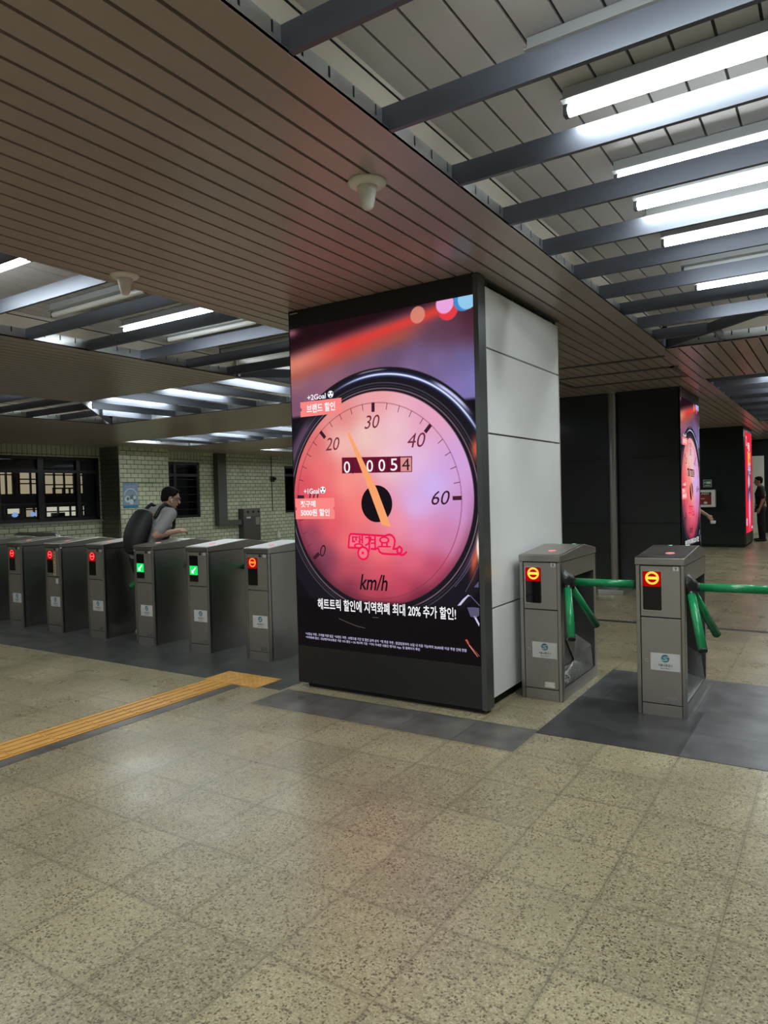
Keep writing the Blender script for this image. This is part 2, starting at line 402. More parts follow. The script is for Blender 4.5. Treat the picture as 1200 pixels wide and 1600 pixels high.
# ------------------------------------------------------------------ mesh helpers
class MB:
    def __init__(self):
        self.v, self.f, self.m = [], [], []

    def add(self, vs, fs, mi=0):
        o = len(self.v)
        self.v += [tuple(p) for p in vs]
        self.f += [tuple(i + o for i in f) for f in fs]
        self.m += [mi] * len(fs)
        return self

    def box(self, x0, x1, y0, y1, z0, z1, mi=0):
        if x0 > x1: x0, x1 = x1, x0
        if y0 > y1: y0, y1 = y1, y0
        if z0 > z1: z0, z1 = z1, z0
        vs = [(x0, y0, z0), (x1, y0, z0), (x1, y1, z0), (x0, y1, z0), (x0, y0, z1), (x1, y0, z1), (x1, y1, z1), (x0, y1, z1)]
        return self.add(vs, [(0, 3, 2, 1), (4, 5, 6, 7), (0, 1, 5, 4), (1, 2, 6, 5), (2, 3, 7, 6), (3, 0, 4, 7)], mi)

    def prism_x(self, prof, x0, x1, mi=0):      # profile of (y, z), counter-clockwise seen from +x
        n = len(prof)
        vs = [(x0, y, z) for y, z in prof] + [(x1, y, z) for y, z in prof]
        fs = [tuple(reversed(range(n))), tuple(range(n, 2 * n))]
        fs += [(i, (i + 1) % n, n + (i + 1) % n, n + i) for i in range(n)]
        return self.add(vs, fs, mi)

    def prism_y(self, prof, y0, y1, mi=0):      # profile of (x, z), counter-clockwise seen from -y
        n = len(prof)
        vs = [(x, y0, z) for x, z in prof] + [(x, y1, z) for x, z in prof]
        fs = [tuple(range(n)), tuple(reversed(range(n, 2 * n)))]
        fs += [((i + 1) % n, i, n + i, n + (i + 1) % n) for i in range(n)]
        return self.add(vs, fs, mi)

    def tube(self, pts, rad, n=12, mi=0, cap=True):
        pts = [Vector(p) for p in pts]
        if not isinstance(rad, (list, tuple)): rad = [rad] * len(pts)
        rings = []
        up = None
        for i, p in enumerate(pts):
            t = (pts[min(i + 1, len(pts) - 1)] - pts[max(i - 1, 0)]).normalized()
            if up is None:
                up = Vector((0, 0, 1)) if abs(t.z) < 0.9 else Vector((0, 1, 0))
            a = t.cross(up).normalized()
            b = a.cross(t).normalized()
            up = b
            rings.append([p + (a * math.cos(2 * PI * k / n) + b * math.sin(2 * PI * k / n)) * rad[i] for k in range(n)])
        vs = [q for r in rings for q in r]
        fs = []
        for i in range(len(pts) - 1):
            for k in range(n):
                fs.append((i * n + k, i * n + (k + 1) % n, (i + 1) * n + (k + 1) % n, (i + 1) * n + k))
        if cap:
            fs.append(tuple(reversed(range(n))))
            fs.append(tuple(range((len(pts) - 1) * n, len(pts) * n)))
        return self.add(vs, fs, mi)

    def lathe(self, prof, c=(0, 0, 0), n=24, mi=0):      # profile of (r, z)
        vs, fs = [], []
        for r, z in prof:
            vs += [(c[0] + r * math.cos(2 * PI * k / n), c[1] + r * math.sin(2 * PI * k / n), c[2] + z) for k in range(n)]
        for i in range(len(prof) - 1):
            for k in range(n):
                fs.append((i * n + k, i * n + (k + 1) % n, (i + 1) * n + (k + 1) % n, (i + 1) * n + k))
        fs.append(tuple(reversed(range(n))))
        fs.append(tuple(range((len(prof) - 1) * n, len(prof) * n)))
        return self.add(vs, fs, mi)

    def ball(self, c, r, n=14, m=9, rot=None, mi=0):
        if not isinstance(r, (list, tuple)): r = (r, r, r)
        vs, fs = [], []
        for j in range(1, m):
            th = PI * j / m
            for k in range(n):
                ph = 2 * PI * k / n
                p = Vector((r[0] * math.sin(th) * math.cos(ph), r[1] * math.sin(th) * math.sin(ph), r[2] * math.cos(th)))
                if rot: p = rot @ p
                vs.append(p + Vector(c))
        top = Vector((0, 0, r[2])); bot = Vector((0, 0, -r[2]))
        if rot: top = rot @ top; bot = rot @ bot
        vs += [top + Vector(c), bot + Vector(c)]
        T, B = len(vs) - 2, len(vs) - 1
        for j in range(m - 2):
            for k in range(n):
                fs.append((j * n + k, (j + 1) * n + k, (j + 1) * n + (k + 1) % n, j * n + (k + 1) % n))
        for k in range(n):
            fs.append((T, k, (k + 1) % n))
            fs.append((B, (m - 2) * n + (k + 1) % n, (m - 2) * n + k))
        return self.add(vs, fs, mi)

    # flat art in the plane y = d, seen from -y
    def poly(self, pts, d, mi=0):
        return self.add([(x, d, z) for x, z in pts], [tuple(range(len(pts)))], mi)

    def disc(self, c, r, d, n=36, mi=0, r2=None):
        r2 = r2 or r
        return self.poly([(c[0] + r * math.cos(2 * PI * k / n), c[1] + r2 * math.sin(2 * PI * k / n)) for k in range(n)], d, mi)

    def arc(self, c, r0, r1, a0, a1, d, n=40, mi=0):
        vs, fs = [], []
        for k in range(n + 1):
            a = a0 + (a1 - a0) * k / n
            vs += [(c[0] + r0 * math.cos(a), d, c[1] + r0 * math.sin(a)), (c[0] + r1 * math.cos(a), d, c[1] + r1 * math.sin(a))]
        for k in range(n):
            fs.append((2 * k, 2 * k + 1, 2 * k + 3, 2 * k + 2) if a0 > a1 else (2 * k + 2, 2 * k + 3, 2 * k + 1, 2 * k))
        return self.add(vs, fs, mi)

    def stroke(self, pts, w, d, mi=0, n=10):
        for i in range(len(pts) - 1):
            a, b = Vector(pts[i]), Vector(pts[i + 1])
            t = b - a
            if t.length < 1e-6: continue
            t.normalize()
            nn = Vector((-t.y, t.x)) * w / 2
            self.poly([a - nn, b - nn, b + nn, a + nn], d, mi)
        for p in pts:
            self.disc(p, w / 2, d, n, mi)
        return self

    def build(self, name, mats, parent=None, smooth=False, loc=None, bevel=0.0):
        me = bpy.data.meshes.new(name)
        me.from_pydata(self.v, [], self.f)
        if not isinstance(mats, (list, tuple)): mats = [mats]
        for m in mats: me.materials.append(m)
        me.polygons.foreach_set('material_index', self.m)
        if smooth: me.polygons.foreach_set('use_smooth', [True] * len(me.polygons))
        me.update()
        o = bpy.data.objects.new(name, me)
        COL.objects.link(o)
        if parent: o.parent = parent
        if loc: o.location = loc
        if bevel:
            b = o.modifiers.new('bevel', 'BEVEL'); b.width = bevel; b.segments = 2; b.limit_method = 'ANGLE'
        return o


def tag(o, label, cat, group=None):
    o['label'] = label
    o['category'] = cat
    if group: o['group'] = group
    return o


def thing(name, label, cat, loc=(0, 0, 0), rotz=0.0, group=None):
    o = bpy.data.objects.new(name, None)
    o.empty_display_size = 0.1
    COL.objects.link(o)
    o.location = loc
    o.rotation_euler = (0, 0, rotz)
    return tag(o, label, cat, group)


def struct(o, parent=None):
    o['kind'] = 'structure'
    return o


def copy_tree(o, parent=None):
    c = o.copy()
    COL.objects.link(c)
    if parent: c.parent = parent
    for ch in o.children:
        copy_tree(ch, c)
    return c


def text(name, body, c, w, h, d, m, parent, shear=0.0, bold=0.0, roll=0.0, align_left=False):
    """lettering in the plane y = d, fitted to width w and height h around (or from) c = (x, z)"""
    cu = bpy.data.curves.new(name, 'FONT')
    cu.body = body
    cu.shear = shear
    cu.offset = bold
    cu.resolution_u = 3
    cu.materials.append(m)
    o = bpy.data.objects.new(name, cu)
    COL.objects.link(o)
    bpy.context.view_layer.update()
    bb = [Vector(v) for v in o.bound_box]
    x0, x1 = min(v.x for v in bb), max(v.x for v in bb)
    y0, y1 = min(v.y for v in bb), max(v.y for v in bb)
    sx, sy = w / max(x1 - x0, 1e-4), h / max(y1 - y0, 1e-4)
    mm = Matrix.Translation((c[0], d, c[1])) @ Matrix.Rotation(roll, 4, 'Y') @ Matrix.Rotation(PI / 2, 4, 'X') @ Matrix.Diagonal((sx, sy, 1, 1)) @ Matrix.Translation((-(x0 if align_left else (x0 + x1) / 2), -(y0 + y1) / 2, 0))
    dg = bpy.context.evaluated_depsgraph_get()
    me = bpy.data.meshes.new_from_object(o.evaluated_get(dg), depsgraph=dg)
    bpy.data.objects.remove(o)
    me.transform(mm)
    me.name = name
    if not me.materials: me.materials.append(m)
    t = bpy.data.objects.new(name, me)
    COL.objects.link(t)
    t.parent = parent
    return t


# ================================================================== SETTING
ZC = 2.973          # underside of the slatted soffits
ZF0, ZF1 = 2.975, 3.078   # slotted fascia
ZB1 = 3.185         # top of the cream board
ZR = 3.215          # underside of the recessed ceiling
YN = -7.0           # how far the hall runs behind the camera
YE = 25.4           # far end wall

fl = MB()
fl.add([(-17, YN - 1, 0), (7, YN - 1, 0), (7, YE + 1, 0), (-17, YE + 1, 0)], [(0, 1, 2, 3)])
struct(fl.build('floor', MT['floor']))
fl = MB(); fl.box(-1.605, -0.77, 4.165, 5.06, -0.02, 0.002); struct(fl.build('floor_inlay', MT['granite_near']))
fl = MB()
fl.box(-0.77, 4.5, 4.165, 5.95, -0.02, 0.002); fl.box(-1.605, -0.77, 5.06, 5.95, -0.02, 0.002)
struct(fl.build('floor_inlay', MT['granite_grey']))
fl = MB(); fl.box(-15.5, -3.70, 4.17, 5.95, -0.02, 0.002); struct(fl.build('floor_inlay', MT['granite_left']))
fl = MB(); fl.box(-3.66, -1.605, 3.80, 4.215, -0.02, 0.002); struct(fl.build('floor_inlay', MT['granite_strip']))
fl = MB(); fl.box(-4.165, -4.06, -1.0, 4.12, -0.02, 0.0015); struct(fl.build('floor_inlay', MT['granite_strip']))
fl = MB(); fl.box(-4.0, 5.0, 8.12, 8.22, -0.02, 0.003); fl.box(-4.0, 5.0, 8.155, 8.185, 0.003, 0.006, 1)
struct(fl.build('trim_1', [MT['groove'], MT['steel_dark']]))


def soffit(x0, x1, y0, y1, lip=()):
    """slatted metal soffit: planks along y with real gaps under a dark void"""
    b = MB()
    p, g = 0.1266, 0.017
    k = math.floor((x0 + 1.6665) / p)
    x = -1.6665 + k * p
    while x < x1 - 1e-6:
        a, c = max(x + g / 2, x0), min(x + p - g / 2, x1)
        if x + p + 0.03 > x1 and 'R' in lip: c = x1
        if c - a > 0.004:
            b.box(a, c, y0, y1, ZC, ZC + 0.014)
        x += p
    b.box(x0 + 0.045, x1 - 0.045, y0 + 0.045, y1 - 0.045, ZC + 0.014, ZC + 0.05, 1)
    return struct(b.build('ceiling', [MT['slat'], MT['gap']]))


soffit(-4.08, -1.52, YN, YE)
soffit(-9.25, -6.07, YN, 6.30)
soffit(-16.5, -11.5, YN, 11.07)
soffit(-11.5, -4.08, 8.45, 11.07)
soffit(-16.5, -14.68, 11.07, YE)
soffit(-14.68, -4.08, 13.2, 15.8)
soffit(-14.68, -4.08, 17.9, 20.5)
soffit(-14.68, -4.08, 22.6, YE)
soffit(0.62, 6.0, YN, 5.80)
soffit(-1.52, 6.0, 7.95, 10.50)
soffit(0.62, 6.0, 12.6, 16.0)
soffit(-1.52, 6.0, 18.2, 20.8)
soffit(0.62, 6.0, 20.8, YE)


def recess(x0, x1, y0, y1, along):
    """recessed ceiling above a channel: panels that run along the channel"""
    b = MB()
    p, g = 0.153, 0.012
    lo, hi = (x0, x1) if along == 'Y' else (y0, y1)
    t = lo
    while t < hi - 0.01:
        a, c = t + g / 2, min(t + p - g / 2, hi)
        if along == 'Y': b.box(a, c, y0, y1, ZR, ZR + 0.012)
        else: b.box(x0, x1, a, c, ZR, ZR + 0.012)
        t += p
    b.box(x0 - 0.3, x1 + 0.3, y0 - 0.3, y1 + 0.3, ZR + 0.012, ZR + 0.05, 1)
    return struct(b.build('ceiling', [MT['recess'], MT['groove']]))


recess(-1.60, 0.70, YN, 7.99, 'Y')
recess(0.70, 6.0, 5.75, 7.99, 'X')
recess(-1.60, 0.70, 10.45, 18.25, 'Y')
recess(0.70, 6.0, 10.45, 12.6, 'X')
recess(0.70, 6.0, 16.0, 18.25, 'X')
recess(-1.60, 0.70, 20.75, YE, 'Y')
recess(-6.12, -4.03, YN, 6.30, 'Y')
recess(-11.55, -4.03, 6.30, 8.50, 'X')
recess(-11.55, -9.20, YN, 6.30, 'Y')
recess(-14.73, -4.03, 11.02, 13.25, 'X')
recess(-14.73, -4.03, 15.75, 17.95, 'X')
recess(-14.73, -4.03, 20.45, 22.65, 'X')

NTRIM = [1]


def edge(p0, p1, inward):
    """slotted metal fascia with a cream board above, along an edge of a soffit; inward points into the soffit"""
    NTRIM[0] += 1
    b = MB()
    (xa, ya), (xb, yb) = p0, p1
    ax = 'y' if abs(xa - xb) < 1e-6 else 'x'
    L0, L1 = (min(ya, yb), max(ya, yb)) if ax == 'y' else (min(xa, xb), max(xa, xb))
    base = xa if ax == 'y' else ya
    s = inward[0] if ax == 'y' else inward[1]
    off = base + s * 0.03

    def put(l0, l1, t0, t1, z0, z1, mi):
        if ax == 'y': b.box(t0, t1, l0, l1, z0, z1, mi)
        else: b.box(l0, l1, t0, t1, z0, z1, mi)
    put(L0, L1, off, off + s * 0.004, ZF0, ZF1 - 0.047, 0)
    t = L0
    pit = 0.1545
    while t < L1 - 0.01:
        put(t + 0.006, min(t + pit - 0.006, L1), off, off + s * 0.004, ZF1 - 0.047, ZF1, 0)
        t += pit
    put(L0, L1, off + s * 0.006, off + s * 0.012, ZF0, ZF1, 1)
    put(L0, L1, off + s * 0.012, off + s * 0.03, ZF1, ZR + 0.005, 2)
    put(L0, L1, off + s * 0.006, off + s * 0.012, ZB1 - 0.003, ZB1 + 0.003, 1)
    # rolled lip of the soffit
    put(L0, L1, base, base + s * 0.035, ZC - 0.002, ZC + 0.012, 3)
    return struct(b.build('trim_%d' % NTRIM[0], [MT['fascia'], MT['gap'], MT['cream'], MT['slat']]))


edge((-1.52, YN), (-1.52, 7.95), (-1, 0))
edge((-1.52, 7.95), (6.0, 7.95), (0, 1))
edge((0.62, YN), (0.62, 5.80), (1, 0))
edge((0.62, 5.80), (6.0, 5.80), (0, -1))
edge((-1.52, 10.50), (6.0, 10.50), (0, -1))
edge((-1.52, 10.50), (-1.52, 18.2), (-1, 0))
edge((0.62, 12.6), (0.62, 16.0), (1, 0))
edge((0.62, 12.6), (6.0, 12.6), (0, 1))
edge((-1.52, 18.2), (6.0, 18.2), (0, 1))
edge((-1.52, 20.8), (-1.52, YE), (-1, 0))
edge((-1.52, 20.8), (6.0, 20.8), (0, -1))
edge((-4.08, YN), (-4.08, 8.45), (1, 0))
edge((-6.07, YN), (-6.07, 6.30), (-1, 0))
edge((-9.25, 6.30), (-6.07, 6.30), (0, -1))
edge((-9.25, YN), (-9.25, 6.30), (1, 0))
edge((-11.5, YN), (-11.5, 8.45), (-1, 0))
edge((-11.5, 8.45), (-4.08, 8.45), (0, 1))
edge((-14.68, 11.07), (-4.08, 11.07), (0, -1))
edge((-14.68, 11.07), (-14.68, 22.6), (-1, 0))
edge((-14.68, 13.2), (-4.08, 13.2), (0, 1))
edge((-14.68, 15.8), (-4.08, 15.8), (0, -1))
edge((-14.68, 17.9), (-4.08, 17.9), (0, 1))
edge((-14.68, 20.5), (-4.08, 20.5), (0, -1))

# access frames on the soffit above the dark pillar
b = MB()
for y in (8.32, 9.12):
    b.box(-4.0, -1.62, y, y + 0.06, ZC - 0.012, ZC + 0.002)
b.box(-3.2, -1.66, 9.98, 10.04, ZC - 0.012, ZC + 0.002)
b.box(-3.2, -3.14, 9.12, 10.04, ZC - 0.012, ZC + 0.002)
b.box(-1.72, -1.66, 9.12, 10.04, ZC - 0.012, ZC + 0.002)
NTRIM[0] += 1
struct(b.build('trim_%d' % NTRIM[0], MT['duct']))

# ---- walls
WX = -16.5
b = MB()
WA0, WA1, WZ0, WZ1 = 7.9, 11.72, 1.08, 2.70
b.box(WX - 0.3, WX, YN, WA0, 0, ZC); b.box(WX - 0.3, WX, WA1, 14.0, 0, ZC)
b.box(WX - 0.3, WX, WA0, WA1, 0, WZ0); b.box(WX - 0.3, WX, WA0, WA1, WZ1, ZC)
b.box(WX - 0.3, WX, 14.0, 15.22, 0, 1.0); b.box(WX - 0.3, WX, 14.0, 15.22, 2.67, ZC)
b.box(WX - 0.3, WX, 15.22, 19.17, 0, ZC)
b.box(WX - 0.3, WX, 19.17, 20.6, 0, 0.99); b.box(WX - 0.3, WX, 19.17, 20.6, 2.65, ZC)
b.box(WX - 0.3, WX, 20.6, YE, 0, ZC)
b.box(WX, WX + 0.004, 7.9, 11.75, 2.715, ZC, 1)
b.box(WX, WX + 0.004, 13.4, 15.3, 2.70, ZC, 1)
b.box(WX, WX + 0.004, 19.0, 20.7, 2.67, ZC, 1)
struct(b.build('wall_left', [MT['brick'], MT['brick_soldier']]))
# projecting brick pier: front face, return with shade painted into its brick, steel corner guard
b = MB()
x1 = -15.74
b.add([(x1, 11.75, 0), (x1, 13.38, 0), (x1, 13.38, ZC), (x1, 11.75, ZC)], [(0, 1, 2, 3)], 0)
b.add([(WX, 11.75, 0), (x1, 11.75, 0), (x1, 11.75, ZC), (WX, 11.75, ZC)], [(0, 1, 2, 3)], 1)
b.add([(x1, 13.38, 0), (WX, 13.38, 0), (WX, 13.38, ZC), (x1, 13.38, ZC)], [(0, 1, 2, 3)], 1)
pier = struct(b.build('wall_pier', [MT['brick'], MT['brick_shaded']]))
b = MB(); b.box(x1 - 0.03, x1 + 0.004, 11.746, 11.76, 0.0, ZC); b.box(x1, x1 + 0.004, 11.746, 11.78, 0.0, ZC)
NTRIM[0] += 1
struct(b.build('trim_%d' % NTRIM[0], MT['corner']))
b = MB(); b.box(WX - 0.1, WX + 0.06, WA0, 11.75, 1.02, 1.08)
NTRIM[0] += 1
struct(b.build('trim_%d' % NTRIM[0], MT['sill']))

NW = [0]


def window(y0, y1, z0, z1, mulls, transom, bars=(), fw=0.075):
    NW[0] += 1
    f = MB()
    xa, xb = WX - 0.12, WX - 0.03
    f.box(xa, xb, y0, y0 + fw, z0, z1); f.box(xa, xb, y1 - fw, y1, z0, z1)
    f.box(xa, xb, y0, y1, z0, z0 + fw); f.box(xa, xb, y0, y1, z1 - fw, z1)
    for m, w in mulls: f.box(xa, xb + 0.01, m - w / 2, m + w / 2, z0, z1)
    f.box(xa, xb + 0.005, y0, y1, transom - 0.04, transom + 0.04)
    for z in bars: f.box(xb, xb + 0.012, y0 + fw, y1 - fw, z - 0.006, z + 0.006)
    w = struct(f.build('window_%d' % NW[0], MT['win_frame']))
    ys = [y0 + fw] + [m for m, _ in mulls] + [y1 - fw]
    for i in range(len(ys) - 1):
        g = MB(); g.box(xa + 0.03, xa + 0.036, ys[i], ys[i + 1], z0 + fw, z1 - fw)
        g.build('pane', MT['glass'], w)
    return w


w1 = window(WA0, WA1, WZ0, WZ1, ((9.02, 0.14), (10.09, 0.15), (11.12, 0.11)), 2.33)
b = MB(); b.box(WX - .11, WX - .10, 11.30, 11.66, 1.14, 2.30); b.build('blind', MT['frame_black'], w1)
b = MB(); b.box(WX - .11, WX - .10, 8.0, 11.66, 2.36, 2.64); b.build('upper_blind', MT['groove'], w1)
window(14.0, 15.22, 1.0, 2.67, ((14.28, 0.09),), 2.28, (1.25, 1.47, 1.70, 1.93, 2.15))
window(19.17, 20.6, 0.99, 2.65, ((19.9, 0.08),), 2.33)

# far end wall, wall on the right side and behind (dark cladding as on the pillars)
b = MB(); b.box(-16.5, 6, YE, YE + 0.2, 0, ZR + 0.05)
struct(b.build('wall_back', MT['dark_panel']))
b = MB()
b.box(-2.38, -2.0, YE - 0.05, YE - 0.001, 0, 2.45)
struct(b.build('door_1', MT['door_lit']))
b = MB(); b.box(6.0, 6.2, YN, YE, 0, ZR + 0.05)
struct(b.build('wall_right', MT['recess']))
b = MB(); b.box(-16.5, 6.0, YN - 0.2, YN, 0, ZR + 0.05)
struct(b.build('wall_front', MT['recess']))


# ------------------------------------------------------------------ pillars
def pillar_white():
    x0, x1, y0, y1 = -3.62, -2.03, 4.46, 6.015
    b = MB()
    b.box(x0 + 0.06, x1 - 0.06, y0, y1 - 0.06, 0, ZC)
    p = struct(b.build('pillar_white', MT['groove']))
    zs = [0.07, 0.698, 1.913, 2.50, 2.925]
    for i in range(4):
        q = MB()
        q.box(x1 - 0.03, x1, y0 + 0.004, y1 - 0.03, zs[i] + 0.006, zs[i + 1] - 0.006)
        q.build('panel', MT['white_panel'], p, bevel=0.002)
        q = MB()
        q.box(x0, x0 + 0.03, y0 + 0.004, y1 - 0.03, zs[i] + 0.006, zs[i + 1] - 0.006)
        q.build('panel', MT['white_panel'], p)
        q = MB()
        q.box(x0, x1 - 0.03, y1 - 0.06, y1 - 0.03, zs[i] + 0.006, zs[i + 1] - 0.006)
        q.build('panel', MT['white_panel'], p)
    q = MB(); q.box(x1 - 0.028, x1 - 0.004, y1 - 0.028, y1, 0.06, 2.93)
    q.box(x1 - 0.024, x1 + 0.004, y0 - 0.03, y0 + 0.004, 0.06, 2.965)
    q.build('edge_trim', MT['corner'], p)
    q = MB(); q.box(x1 - 0.05, x1 + 0.006, y0, y1, ZC - 0.012, ZC - 0.002)
    for k in range(7): q.box(x1 - 0.04, x1 - 0.02, y0 + 0.1 + k * 0.235, y0 + 0.115 + k * 0.235, 2.925, ZC)
    q.build('ceiling_channel', MT['duct'], p)
    q = MB(); q.box(x0 + 0.04, x1 - 0.045, y0, y1 - 0.05, 0, 0.075)
    q.build('plinth', MT['seam'], p)
    return p


pillar_white()


def pillar_dark(name, x0, x1, y0, y1):
    b = MB(); b.box(x0 + 0.02, x1 - 0.02, y0 + 0.02, y1 - 0.02, 0, ZC)
    p = struct(b.build(name, MT['seam']))
    zs = [0.06, 0.99, 1.97, ZC]
    for i in range(3):
        q = MB(); q.box(x0, x1, y0, y1, zs[i] + 0.003, zs[i + 1] - 0.003)
        q.build('panel', MT['dark_panel'], p)
    return p


pillar_dark('pillar_dark', -5.2, -1.95, 10.96, 12.64)
pillar_dark('pillar_dark', -5.2, -1.95, 19.25, 21.15)


# ------------------------------------------------------------------ LED picture (a grid whose vertices carry the screen's colours)
def srgb(c):
    c = np.asarray(c, float) / 255
    return np.where(c <= 0.04045, c / 12.92, ((c + 0.055) / 1.055) ** 2.4)


def sstep(a, b, x):
    t = np.clip((x - a) / (b - a), 0, 1)
    return t * t * (3 - 2 * t)


def mix(img, col, a):
    return img * (1 - a[..., None]) + np.asarray(col, float) * a[..., None]


def rbf(U, V, pts, p=3.2):
    acc = np.zeros(U.shape + (3,)); w = np.zeros(U.shape)
    for (u, v, c) in pts:
        q = 1 / (((U - u) ** 2 + (V - v) ** 2 + 0.009) ** (p / 2))
        acc += q[..., None] * np.asarray(c, float); w += q
    return acc / w[..., None]


def dial_picture(U, V):
    bg = rbf(U, V, [(-.75, 2.42, (160, 106, 116)), (-.75, 2.25, (126, 84, 110)), (-.45, 2.40, (148, 98, 116)), (-.1, 2.50, (128, 88, 112)), (.15, 2.52, (104, 84, 116)),
                    (.35, 2.48, (114, 94, 134)), (.5, 2.42, (124, 108, 158)), (.7, 2.40, (112, 106, 156)), (.78, 2.25, (128, 122, 190)), (.65, 2.22, (136, 120, 184)), (.3, 2.40, (140, 112, 154)),
                    (-.55, 2.28, (138, 92, 118)), (.6, 2.62, (98, 58, 74)), (.78, 2.62, (84, 44, 58)), (.45, 2.62, (98, 62, 78)), (.78, 2.74, (64, 30, 40)), (.2, 2.62, (112, 70, 84))])
    vl = 2.545 + (U + .8) * .165
    up = sstep(.0, .13, V - vl) * sstep(.75, .45, U)
    bg = mix(bg, (36, 17, 24), up)
    bg = mix(bg, (150, 92, 104), 0.9 * np.exp(-(((U + .79) / .06) ** 2 + ((V - 2.80) / .03) ** 2)))
    lo = np.exp(-((V - vl + .075) / .062) ** 2) * sstep(.50, .20, U)
    bg = mix(bg, (168, 84, 70), 0.85 * lo)
    st = np.exp(-((V - vl) / (.075 - .03 * sstep(-.5, .4, U))) ** 2) * sstep(.78, .50, U)
    col = np.stack([np.full_like(U, 220), 128 - 62 * sstep(-.75, -.2, U), 108 - 50 * sstep(-.75, -.2, U)], -1)
    bg = bg * (1 - st[..., None]) + col * st[..., None]
    img = bg
    soft = lambda d, s=0.004: 1 - sstep(-s, s, d)
    dist = lambda c, e=1.0: np.hypot((U - c[0]) * e, V - c[1])
    # bokeh lights
    img = mix(img, (224, 140, 120), 0.92 * soft(dist((.358, 2.762)) - .059))
    img = mix(img, (238, 62, 72), 0.95 * soft(dist((.597, 2.762)) - .075))
    img = mix(img, (240, 168, 226), soft(dist((.573, 2.805)) - .068))
    img = mix(img, (70, 140, 205), soft(dist((.715, 2.806)) - .075))
    img = mix(img, (150, 205, 240), soft(dist((.745, 2.81)) - .072))
    # dark lower part of the picture
    dark = sstep(2.155, 2.12, V) * sstep(0.0, 0.02, np.abs(U))
    img = mix(img, (24, 20, 26), dark)
    # bezel
    C = (0.0, 1.45)
    d = dist(C)
    img = mix(img, (30, 27, 34), soft(d - .985))
    A = np.arctan2(V - C[1], U - C[0])
    w = sstep(.35, .75, A) * sstep(2.15, 1.55, A)
    # bright chrome line and its blue fringe
    dl = np.abs(dist((.0, 1.47)) - .915)
    img = mix(img, (60, 78, 150), 0.9 * w * soft(dl - .016, .010))
    img = mix(img, (240, 246, 255), w * soft(dl - .006, .004))
    w2 = sstep(.62, .80, A) * sstep(1.12, .95, A)
    img = mix(img, (206, 206, 250), w2 * soft(np.abs(d - .955) - .010, .006))
    w3 = sstep(1.45, 1.56, A) * sstep(1.78, 1.68, A)
    img = mix(img, (200, 190, 210), 0.7 * w3 * soft(np.abs(d - .968) - .004, .004))
    w4 = sstep(2.25, 2.45, A) * sstep(2.95, 2.7, A)
    img = mix(img, (104, 76, 104), 0.8 * w4 * soft(np.abs(d - .90) - .03, .03))
    for r, a, c in ((.855, .6, (120, 116, 132)), (.835, .5, (86, 80, 96)), (.815, .75, (188, 150, 170))):
        img = mix(img, c, a * soft(np.abs(dist((-.02, 1.47)) - r) - .003, .003))
    # right edge of the bezel: sheen
    w5 = sstep(-.75, -.4, A) * sstep(.3, 0, A)
    img = mix(img, (120, 96, 140), 0.6 * w5 * soft(np.abs(d - .83) - .018, .012))
    # dial face
    c0 = (-.025, 1.48)
    face = rbf(U, V, [(-.02, 2.2, (242, 164, 170)), (-.3, 2.1, (232, 138, 136)), (-.12, 1.95, (244, 208, 198)), (-.33, 1.9, (248, 196, 186)), (.15, 2.0, (244, 196, 208)),
                      (.4, 2.02, (234, 166, 196)), (.3, 1.75, (232, 190, 232)), (.1, 1.75, (246, 206, 212)), (.45, 1.55, (208, 186, 252)), (.3, 1.42, (220, 184, 244)),
                      (.62, 1.7, (214, 166, 226)), (.66, 1.4, (208, 150, 208)), (.55, 1.2, (208, 130, 176)), (.33, 1.22, (232, 142, 186)), (.15, 1.3, (248, 150, 168)),
                      (-.6, 1.9, (226, 112, 112)), (-.5, 1.7, (246, 118, 118)), (-.7, 1.6, (222, 84, 96)), (-.3, 1.6, (255, 150, 140)), (-.2, 1.42, (255, 128, 122)),
                      (-.5, 1.45, (255, 100, 108)), (-.68, 1.4, (224, 78, 92)), (-.45, 1.28, (238, 92, 104)), (-.65, 1.22, (140, 66, 92)), (-.3, 1.15, (255, 116, 120)), (0, 1.1, (255, 122, 128)),
                      (.25, 1.02, (234, 104, 128)), (.45, .98, (190, 72, 104)), (-.5, 1.02, (132, 66, 92)), (-.3, .95, (206, 84, 102)), (0, .92, (222, 84, 102)),
                      (.2, .85, (200, 70, 96)), (-.3, .82, (120, 48, 68)), (0, .77, (172, 62, 84)), (.3, .80, (130, 46, 70)), (-.6, .95, (80, 42, 58))])
    df = dist(c0)
    face = mix(face, (84, 34, 50), 0.45 * sstep(.71, .79, df) * sstep(1.7, 1.0, V))
    img = mix(img, face, soft(df - .785))
    img = mix(img, (120, 54, 66), 0.85 * soft(np.abs(dist((-.055, 1.463)) - .721) - .0022, .002))
    # odometer window, hub
    # orange glints on the right
    g = np.exp(-(((U - .755) / .03) ** 2 + ((V - 1.10 - (U - .755) * 2.2) / .11) ** 2))
    img = mix(img, (214, 96, 66), np.clip(1.3 * g, 0, 1) * sstep(.80, .86, d))
    g = np.exp(-(((U - .783) / .012) ** 2 + ((V - 1.13) / .07) ** 2))
    img = mix(img, (255, 240, 225), np.clip(1.4 * g, 0, 1))
    g = np.exp(-(((U - .78) / .03) ** 2 + ((V - 1.80) / .07) ** 2))
    img = mix(img, (196, 92, 66), np.clip(1.1 * g, 0, 1))
    # text zone fades to black
    img = mix(img, (22, 18, 20), 0.97 * sstep(.74, .68, V))
    return img


